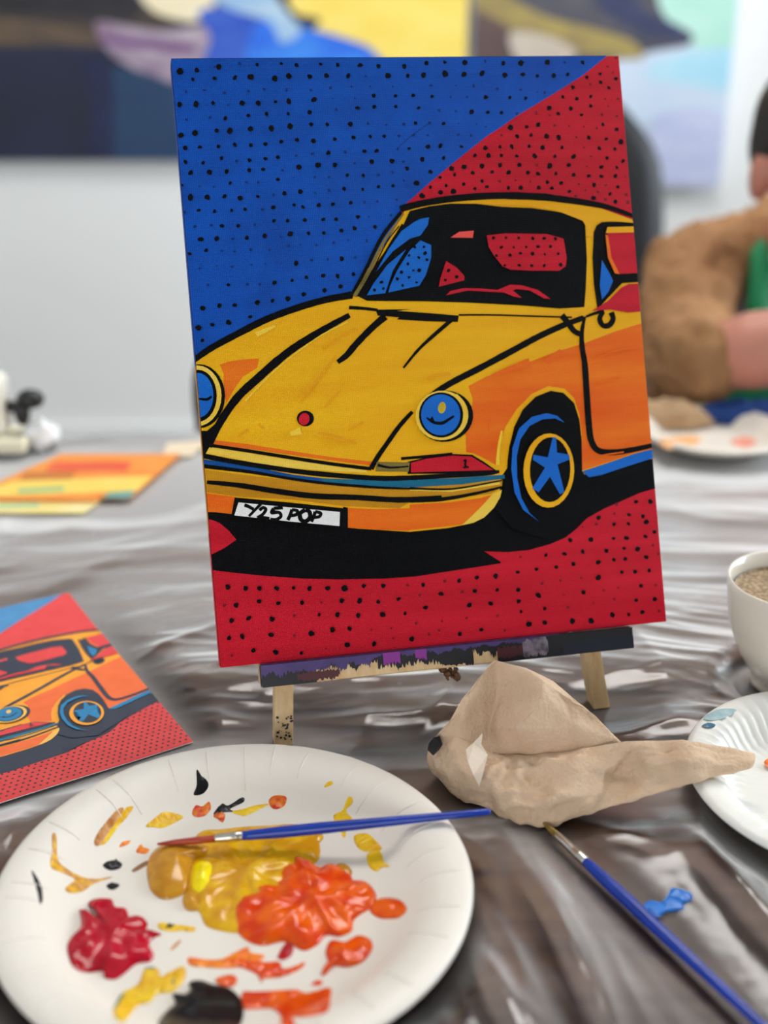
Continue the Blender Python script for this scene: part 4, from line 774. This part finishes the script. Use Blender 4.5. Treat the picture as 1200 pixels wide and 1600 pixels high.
hp = [(cc[0] + .040 + .001, cc[1] + .006, cc[2] + .060), (cc[0] + .056, cc[1] + .010, cc[2] + .062), (cc[0] + .066, cc[1] + .012, cc[2] + .050), (cc[0] + .062, cc[1] + .011, cc[2] + .034), (cc[0] + .048, cc[1] + .008, cc[2] + .025), (cc[0] + .032, cc[1] + .005, cc[2] + .022)]
MB().tube(catmull(hp, 5, False), .0042, 10).build('handle', M_cup, cup, True)

# ------------------------------------------------------------------ far side of the table
def slab(name, pts, h0, th, m, parent=None):
    lo = [P(x, y, h0) for x, y in pts]; up = [v + Vector((0, 0, th)) for v in lo]; n = len(pts)
    return obj(name, lo + up, [tuple(range(n))[::-1], tuple(range(n, 2*n))] + [(i, (i+1) % n, n + (i+1) % n, n+i) for i in range(n)], m, parent)
def fmat(n, c, c2=None): return mat(n, c, .6, c2, (25, 60, 25))
s1 = thing('painted_card', P(60, 790), 'pale yellow and green painted sheet under the orange striped card', 'painting')
slab('card', [(-70, 803), (130, 803), (180, 768), (-40, 768)], .003, .0012, fmat('pale_yellow_card', (236, 214, 130), (244, 228, 170)), s1)
slab('green_streak', [(-60, 790), (60, 786), (62, 792), (-60, 797)], .0043, .0002, fmat('pale_green', (178, 206, 150)), s1)
s2_ = thing('painted_card', P(150, 750), 'orange, red and yellow striped painted card lying on the plastic', 'painting')
slab('card', [(-60, 782), (95, 712), (282, 712), (205, 779), (160, 779), (150, 784)], .0052, .002, fmat('orange_card', (236, 138, 52), (240, 158, 70)), s2_)
slab('red_stripe', [(85, 722), (205, 722), (198, 736), (70, 736)], .0073, .0002, fmat('red_stripe', (226, 80, 52), (236, 110, 70)), s2_)
slab('brown_stripe', [(40, 738), (120, 737), (110, 748), (30, 750)], .0073, .0002, fmat('brown_stripe', (200, 120, 52)), s2_)
slab('yellow_stripe', [(-30, 768), (20, 752), (238, 744), (213, 767), (-55, 778)], .0073, .0002, fmat('yellow_stripe', (238, 202, 84), (240, 214, 110)), s2_)
slab('teal_stripe', [(170, 770), (212, 767), (203, 778), (160, 778)], .0076, .0002, fmat('teal_stripe', (104, 160, 152)), s2_)
slab('green_stripe', [(30, 764), (100, 760), (100, 767), (28, 771)], .0076, .0002, fmat('green_stripe', (160, 190, 130)), s2_)
tag(slab('paper_scrap', [(252, 716), (262, 694), (330, 690), (335, 700), (312, 702), (300, 714)], .0035, .0015, fmat('cream_scrap', (232, 214, 184))), 'cream paper scrap at the corner of the orange card', 'paper')
b = MB(); random.seed(3)
cw = P(58, 712, .003)
pts = []
o = MB().ellipsoid((cw.x, cw.y + .02, T + .018), (.017, .018, .014), 24, 16)
for v in o.v: v += (v - Vector((cw.x, cw.y + .02, T + .018))).normalized() * (.006 * noise.noise(v*70) + .004*noise.noise(v*160)); v.z = max(v.z, T + .004)
tag(o.build('crumpled_tissue', mat('tissue_white', (232, 232, 230), .9), None, True), 'crumpled white tissue behind the orange striped card', 'tissue')
# cream device with a black knob
dc = P(-30, 696, .003); dv = thing('tabletop_device', (dc.x, dc.y, T), 'cream boxy tabletop device with black side knob at the far table edge', 'device')
M_cr = mat('cream_plastic', (226, 222, 208), .45); M_bk = mat('black_plastic', (18, 18, 20), .4)
bx = P(45, 690, .003); bx.y -= .025
MB().box((bx.x - .20, bx.y - .028, T + .0075), (bx.x + .012, bx.y + .022, T + .022)).build('base', mat('cream_base', (232, 224, 196), .45), dv, bevel=.004)
MB().box((bx.x - .17, bx.y - .015, T + .022), (bx.x - .010, bx.y + .02, T + .082)).build('housing', M_cr, dv, bevel=.008)
kn = MB().tube([(bx.x - .011, bx.y + .002, T + .048), (bx.x + .006, bx.y + .002, T + .048)], .006, 14).build('knob_shaft', M_bk, dv, True)
k2 = MB().ellipsoid((bx.x + .014, bx.y + .002, T + .056), (.014, .012, .010)); k2.ellipsoid((bx.x + .004, bx.y + .002, T + .042), (.008, .009, .014)); k2.build('knob', M_bk, dv, True)
for i in range(3): MB().ellipsoid((bx.x - .03 - .0*i, bx.y - .0155, T + .034 + .017*i), (.004, .0015, .004), 10, 6).build('button', mat('grey_button', (140, 138, 130), .5), dv, True)

# ------------------------------------------------------------------ wall paintings
def wall_painting(name, label, x0, x1, z0, z1, base, shapes):
    y = Y1 - .005; t = thing(name, ((x0+x1)/2, y, z0), label, 'painting')
    MB().box((x0, y - .035, z0), (x1, y, z1)).build('canvas', mat('wallart_' + name + str(round(x0, 1)), *base), t)
    for i, (nm, c, c2, pts) in enumerate(shapes):
        q_ = catmull([tuple((PY(x, yy, y - .036).x, PY(x, yy, y - .036).z)) for x, yy in pts], 5)
        q_ = [(min(x1 - .002, max(x0 + .002, a)), min(z1 - .002, max(z0 + .002, b_))) for a, b_ in q_]
        ar = sum(q_[k][0]*q_[(k+1) % len(q_)][1] - q_[(k+1) % len(q_)][0]*q_[k][1] for k in range(len(q_)))
        if ar < 0: q_ = q_[::-1]
        clean = [q_[0]]
        for c_ in q_[1:]:
            if math.hypot(c_[0]-clean[-1][0], c_[1]-clean[-1][1]) > 1e-4: clean.append(c_)
        obj(nm, [(a, y - .0355 - .0004*(i+1), b_) for a, b_ in clean], [tuple(range(len(clean)))], mat('wa_%s_%d_%d_%d' % (nm, *c), c, .6, c2, (9, 9, 22)), t)
xr = PY(731, 50, Y1 - .04).x
wall_painting('wall_painting', 'large dark blue and yellow harbour painting on the back wall', -1.75, xr, PY(200, 251, Y1 - .04).z, 1.95, ((12, 18, 46), .55, (18, 30, 62), (5, 5, 5)), [
    ('yellow_sky', (246, 216, 96), (250, 226, 120), [(470, -200), (740, -200), (740, 110), (500, 110), (480, 60), (500, 30), (450, 0)]),
    ('brown_band', (52, 46, 48), (86, 70, 56), [(-300, -200), (470, -200), (440, 10), (300, 20), (250, 62), (120, 70), (-300, 60)]),
    ('tan_streak', (104, 84, 64), (70, 60, 56), [(-200, 30), (0, 28), (140, 50), (180, 72), (60, 70), (-200, 60)]),
    ('dark_roof', (30, 28, 34), (44, 40, 46), [(-300, -200), (230, -200), (225, 10), (150, 30), (60, 20), (-300, 10)]),
    ('cream_hull', (240, 222, 180), (244, 232, 200), [(222, -20), (330, -30), (330, 20), (300, 34), (240, 18)]),
    ('white_boat', (186, 172, 184), (132, 104, 132), [(150, 35), (200, 40), (260, 48), (330, 40), (330, 80), (290, 120), (250, 135), (210, 108), (170, 80)]),
    ('purple_stripe', (110, 70, 120), (130, 90, 140), [(160, 55), (240, 62), (300, 70), (300, 84), (230, 76), (165, 68)]),
    ('teal_quay', (20, 52, 88), (28, 62, 96), [(172, 118), (215, 110), (268, 130), (290, 140), (290, 258), (172, 258)]),
    ('deep_water', (14, 20, 60), (20, 34, 72), [(128, 90), (175, 110), (176, 258), (140, 258), (140, 150)]),
    ('blue_hull', (40, 80, 190), (60, 100, 200), [(310, 20), (360, 10), (420, 30), (400, 60), (400, 100), (320, 100), (330, 60)]),
    ('bright_blue', (20, 90, 220), (60, 140, 235), [(400, 40), (440, 36), (490, 46), (540, 60), (582, 78), (585, 110), (400, 110)]),
    ('pale_blue_cabin', (140, 180, 220), (180, 206, 226), [(330, -10), (400, -30), (450, 20), (470, 50), (440, 66), (420, 34), (360, 14)])])
x2 = PY(1141, 120, Y1 - .04).x
wall_painting('wall_painting', 'large pale landscape painting of dark mountains over light water on back wall', xr + .012, x2, PY(1060, 292, Y1 - .04).z, 1.95, ((196, 214, 234), .55, (210, 222, 240), (4, 4, 4)), [
    ('green_sky', (176, 226, 208), (196, 234, 222), [(980, -200), (1200, -200), (1200, 80), (1130, 84), (1080, 70), (1020, 20)]),
    ('blue_water', (164, 216, 236), (190, 226, 240), [(1040, 90), (1150, 76), (1150, 140), (1060, 130), (1010, 120)]),
    ('mountain', (64, 66, 84), (96, 92, 96), [(700, -200), (980, -200), (1030, 10), (1078, 50), (1075, 70), (1020, 80), (960, 95), (880, 110), (740, 110)]),
    ('navy_ridge', (44, 52, 86), (60, 66, 100), [(960, -60), (1000, 10), (1060, 40), (1080, 62), (1030, 58), (980, 40), (930, 0)]),
    ('ochre_scree', (170, 150, 84), (130, 112, 80), [(735, -40), (790, -10), (850, 24), (930, 45), (990, 66), (1000, 92), (900, 84), (800, 66), (740, 40)]),
    ('brown_rock', (80, 62, 62), (104, 84, 78), [(735, 20), (790, 40), (810, 70), (780, 100), (735, 100)]),
    ('pale_scree', (206, 194, 180), (190, 176, 160), [(800, 50), (860, 58), (900, 80), (880, 100), (820, 100), (800, 80)]),
    ('lilac_water', (186, 194, 228), (200, 206, 234), [(1020, 190), (1090, 170), (1130, 190), (1135, 284), (1030, 284)])])

# ------------------------------------------------------------------ chairs behind the table
M_lea = mat('black_leather', (12, 13, 18), .6, (16, 18, 24), (30, 30, 30), bump=.1, bscale=120)
M_chr = mat('chrome', (190, 190, 195), .2, metal=1.0)
def office_chair(x, y, rz, label):
    t = thing('office_chair', (x, y, 0), label, 'chair'); M = Matrix.Translation((x, y, 0)) @ Matrix.Rotation(rz, 4, 'Z')
    def add(nm, mb, m, sm=True, bev=0):
        mb.v = [M @ v for v in mb.v]; return mb.build(nm, m, t, sm, bev)
    # curved high backrest
    V = []; F = []; nu, nv = 15, 18
    def half(f): return .235 + .03*math.sin(math.pi*min(1, f*1.1)) - (.09*max(0, f-.72)/.28*max(0, (f-.72)/.28)) 
    for sd in (0, 1):
        for j in range(nv):
            f_ = j/(nv-1)
            for i in range(nu):
                a_ = -1 + 2*i/(nu-1); hx = half(f_); ed = (1 - abs(a_)**6) * (1 - abs(2*f_-1)**8)
                V.append(Vector((hx*a_, .24 + .06*f_ - .05*(1-a_*a_) * -1 - .05 + (.045*ed + .01)*(1 if sd else -1), .50 + .52*f_)))
    for sd in (0, 1):
        for j in range(nv-1):
            for i in range(nu-1):
                a_ = sd*nu*nv + j*nu + i; q_ = (a_, a_+1, a_+nu+1, a_+nu); F.append(q_ if not sd else q_[::-1])
    rim = [i for i in range(nu)] + [j*nu + nu-1 for j in range(1, nv)] + [(nv-1)*nu + i for i in range(nu-2, -1, -1)] + [j*nu for j in range(nv-2, 0, -1)]
    for k in range(len(rim)): a_, c_ = rim[k], rim[(k+1) % len(rim)]; F.append((a_, a_ + nu*nv, c_ + nu*nv, c_))
    mb = MB(); mb.add(V, F); add('backrest', mb, M_lea)
    mb = MB(); mb.box((-.25, -.24, .43), (.25, .24, .51)); add('seat', mb, M_lea, True, .03)
    for s in (-1, 1):
        mb = MB(); mb.tube([(s*.26, -.05, .47), (s*.30, -.05, .50), (s*.30, -.05, .66)], .014); ar_ = add('arm_post', mb, M_bk)
        mb = MB(); mb.box((s*.30 - .03, -.18, .66), (s*.30 + .03, .10, .69)); add('armrest', mb, M_bk, True, .01)
    mb = MB(); mb.tube([(0, 0, .09), (0, 0, .43)], .025); add('gas_column', mb, M_chr)
    for k in range(5):
        a_ = 2*math.pi*k/5 + .3; mb = MB(); mb.tube([(0, 0, .10), (.28*math.cos(a_), .28*math.sin(a_), .075)], [.024, .015]); lg = add('base_arm', mb, M_bk)
        mb = MB(); mb.ellipsoid((.28*math.cos(a_), .28*math.sin(a_), .031), (.025, .025, .03), 14, 8); mb.v = [M @ v for v in mb.v]; mb.build('caster', M_bk, lg, True)
    return t
office_chair(.27, 2.20, R(-6), 'high-backed black leather office chair behind the seated person')
# small chair mostly hidden by the painting
xl = PY(297, 600, 1.36).x
t = thing('visitor_chair', (xl + .2, 1.53, 0), 'chair with black rounded back and dark red seat behind the easel', 'chair')
bk_ = MB(); cxx = xl + .2; prf = catmull([(-.2, .70), (-.195, .775), (-.15, .815), (0, .83), (.15, .815), (.195, .775), (.2, .70), (.18, .665), (0, .655), (-.18, .665)], 5)
n = len(prf); bk_.add([(cxx + a_, 1.34 + .04*(a_/.2)**2, z_) for a_, z_ in prf] + [(cxx + a_, 1.37 + .04*(a_/.2)**2, z_) for a_, z_ in prf], [tuple(range(n)), tuple(range(n, 2*n))[::-1]] + [(i, n+i, n+(i+1) % n, (i+1) % n) for i in range(n)])
bk_.build('backrest', M_lea, t)
MB().box((cxx - .20, 1.35, .63), (cxx + .20, 1.41, .70)).build('back_cushion', mat('dark_red_cloth', (110, 14, 40), .8), t, bevel=.015)
MB().box((cxx - .21, 1.37, .42), (cxx + .21, 1.77, .47)).build('seat', MATS['dark_red_cloth'], t, bevel=.015)
for sx in (-.18, .18):
    for sy in (1.395, 1.74): MB().tube([(cxx + sx, sy, 0), (cxx + sx, sy, .42 if sy > 1.5 else .64)], .011).build('leg', M_leg, t, True)

# ------------------------------------------------------------------ seated person
M_skin = mat('skin', (196, 132, 112), .5, (186, 120, 100), (30, 30, 30), sss=.1)
M_sw = mat('brown_knit', (164, 124, 88), .9, (148, 108, 74), (25, 25, 25), bump=.4, bscale=180, spec=.1)
M_shirt = mat('lilac_shirt', (214, 214, 232), .8); M_apr = mat('green_apron', (16, 140, 86), .7); M_jean = mat('blue_denim', (44, 60, 96), .85); M_hair = mat('dark_hair', (28, 22, 20), .55, (40, 32, 28), (200, 200, 40))
pe = thing('person', (.60, 1.62, 0), 'person in brown cardigan and green apron leaning over the table', 'person')
SH_R, EL_R, WR_R = Vector((.392, 1.50, .858)), Vector((.338, 1.275, .803)), Vector((.512, 1.180, .872))
SH_L, EL_L, WR_L = Vector((.755, 1.53, .875)), Vector((.815, 1.29, .805)), Vector((.655, 1.13, .792))
HC = Vector((.515, 1.405, 1.005)); NK = Vector((.535, 1.51, .905))
bd = MB()
def cap(mb, a, c, ra, rb, n=16): 
    a = Vector(a); c = Vector(c); mb.ellipsoid(a, (ra,)*3, 14, 10); mb.ellipsoid(c, (rb,)*3, 14, 10); mb.tube([a, a.lerp(c, .5), c], [ra, (ra+rb)/2, rb], n)
bd.ellipsoid(HC + Vector((0, .012, .02)), (.076, .092, .092), 26, 18); bd.ellipsoid(HC + Vector((.0, -.022, -.045)), (.056, .062, .062), 20, 14)
bd.ellipsoid(HC + Vector((0, -.092, -.018)), (.012, .018, .022), 12, 8); bd.ellipsoid(HC + Vector((0, -.082, -.058)), (.024, .010, .009), 12, 8)
for s in (-1, 1):
    bd.ellipsoid(HC + Vector((s*.080, .012, -.018)), (.012, .020, .030), 12, 8); bd.ellipsoid(HC + Vector((s*.030, -.078, .004)), (.016, .012, .010), 12, 8)
cap(bd, HC + Vector((.012, .03, -.04)), NK + Vector((0, 0, -.02)), .052, .06)
bd.ellipsoid((.585, 1.60, .70), (.17, .11, .22), 24, 16); bd.ellipsoid((.60, 1.66, .52), (.17, .13, .10), 20, 14)
for S_, E_, W_ in ((SH_R, EL_R, WR_R), (SH_L, EL_L, WR_L)):
    cap(bd, S_, E_, .046, .033); cap(bd, E_, E_.lerp(W_, .35), .033, .042); cap(bd, E_.lerp(W_, .35), W_, .043, .027)
    d = (W_ - E_).normalized(); sd = d.cross(Vector((0, 0, 1))).normalized(); pc = W_ + d*.045
    cap(bd, W_, pc, .024, .026); cap(bd, pc + sd*.018, pc - sd*.018 + d*.012, .015, .015)
    for k, (o_f, ln) in enumerate(((-.027, .06), (-.009, .072), (.009, .068), (.026, .052))):
        r0 = pc + sd*o_f + d*.015; r1 = r0 + d*ln*.55 + Vector((0, 0, -.004)); r2_ = r1 + d*ln*.25 + Vector((0, 0, -.018)); cap(bd, r0, r1, .0095, .0085, 10); cap(bd, r1, r2_, .0085, .0075, 10)
    th0 = W_ + d*.018 - sd*.022; cap(bd, th0, th0 - sd*.026 + d*.026, .0115, .0095, 10); cap(bd, th0 - sd*.026 + d*.026, th0 - sd*.026 + d*.05 + Vector((0, 0, -.008)), .0095, .008, 10)
for s in (-1, 1):
    hip = Vector((.60 + s*.09, 1.64, .52)); kne = Vector((.60 + s*.12, 1.30 + .02, .50)); ank = Vector((.60 + s*.12, 1.36, .09)); cap(bd, hip, kne, .085, .06); cap(bd, kne, ank, .058, .04); cap(bd, ank + Vector((0, 0, -.035)), ank + Vector((0, -.15, -.05)), .04, .032)
rem(bd.build('body', M_skin, pe, True), .0055, 6)
hr = MB(); hr.ellipsoid(HC + Vector((0, .030, .040)), (.086, .092, .086), 28, 18); hr.ellipsoid(HC + Vector((0, -.045, .085)), (.058, .04, .032), 18, 12)
for s in (-1, 1): hr.ellipsoid(HC + Vector((s*.072, .030, .018)), (.016, .04, .04), 14, 10)
rem(hr.build('hair', M_hair, pe, True), .006, 4)
sh = MB(); sh.ellipsoid((.53, 1.545, .70), (.115, .125, .20), 24, 16); sh.ellipsoid(NK + Vector((.0, .0, -.055)), (.085, .08, .06), 18, 12); rem(sh.build('shirt', M_shirt, pe, True), .007, 6)
sw = MB()
sw.ellipsoid((.585, 1.645, .70), (.19, .12, .235), 26, 18); cap(sw, SH_R + Vector((.0, .01, .0)), (.52, 1.585, .885), .060, .056); cap(sw, SH_L, (.60, 1.585, .885), .060, .056); cap(sw, SH_R + Vector((.02, .03, -.06)), (.43, 1.60, .62), .058, .06); cap(sw, SH_L + Vector((-.02, .03, -.06)), (.69, 1.58, .62), .07, .08)
for S_, E_, W_ in ((SH_R, EL_R, WR_R), (SH_L, EL_L, WR_L)):
    m_ = S_.lerp(E_, .5) + Vector((-.008, 0, .004)); cap(sw, S_, m_, .062, .056); cap(sw, m_, E_ + Vector((0, .004, .002)), .056, .046); cap(sw, E_, E_.lerp(W_, .10), .046, .047)
    d = (W_ - E_).normalized(); q_ = E_.lerp(W_, .10); sw.tube([q_ - d*.012, q_ + d*.006, q_ + d*.016], [.049, .051, .047], 18)
osw = rem(sw.build('cardigan', M_sw, pe, True), .007, 4)
tx = bpy.data.textures.new('folds', 'CLOUDS'); tx.noise_scale = .038; dm = osw.modifiers.new('folds', 'DISPLACE'); dm.texture = tx; dm.strength = .036; dm.mid_level = .55; dm.texture_coords = 'GLOBAL'
ap = MB()
ap.ellipsoid((.53, 1.50, .64), (.118, .105, .20), 24, 16); rem(ap.build('apron', M_apr, pe, True), .007, 5)
for sx_ in (-1, 1):
    st = MB(); st.tube([NK + Vector((sx_*.055, .03, .0)), NK + Vector((sx_*.07, -.045, -.03)), NK + Vector((sx_*.082, -.095, -.10)), (.53 + sx_*.075, 1.405, .76)], [.013, .014, .014, .013], 10); st.build('apron_strap', M_apr, pe, True)
tr_ = MB(); tr_.ellipsoid((.60, 1.66, .53), (.185, .145, .105), 20, 14)
for s in (-1, 1): hip = Vector((.60 + s*.09, 1.64, .53)); kne = Vector((.60 + s*.12, 1.32, .51)); ank = Vector((.60 + s*.12, 1.36, .12)); cap(tr_, hip, kne, .095, .072); cap(tr_, kne, ank, .07, .055)
rem(tr_.build('trousers', M_jean, pe, True), .01, 4)
t = thing('stool', (.60, 1.68, 0), 'round stool under the seated person', 'stool')
MB().lathe([(0, .41), (.16, .41), (.17, .40), (.17, .385), (.16, .375), (0, .375)], (.60, 1.68, 0), 40).build('seat', M_pine, t, True)
for k in range(4):
    a_ = R(45 + 90*k); MB().tube([(.60 + .19*math.cos(a_), 1.68 + .19*math.sin(a_), 0), (.60 + .11*math.cos(a_), 1.68 + .11*math.sin(a_), .376)], .014).build('leg', M_pine, t, True)
# blue cloth by the elbow and the bunched sleeve, built as its own lump
def cloth(name, c, r, m, label, cat, seed):
    o = MB().ellipsoid((0, 0, 0), (1, 1, 1), 36, 16); V = []
    for v in o.v:
        k = 1 + .22*noise.noise((v.x*2.2 + seed, v.y*2.2, v.z*2)); z_ = max(0.0, v.z)*(1 + .5*noise.noise((v.x*5, v.y*5, seed)))
        V.append(Vector((c.x + v.x*r[0]*k, c.y + v.y*r[1]*k, T + .0085 + z_*r[2])))
    return tag(obj(name, V, o.f, m, None, True), label, cat)
cloth('sleeve_bunch', P(1042, 668, .003) + Vector((-.01, -.005, 0)), (.055, .018, .026), mat('beige_knit', (196, 164, 128), .9, (180, 146, 110), (40, 40, 40)), 'bunched beige cloth on the table beside the person\'s elbow', 'cloth', 3)
cloth('blue_cloth', P(1165, 664, .003), (.06, .018, .022), mat('blue_cloth', (20, 62, 130), .8), 'bunched blue cloth under the person\'s forearm', 'cloth', 8)
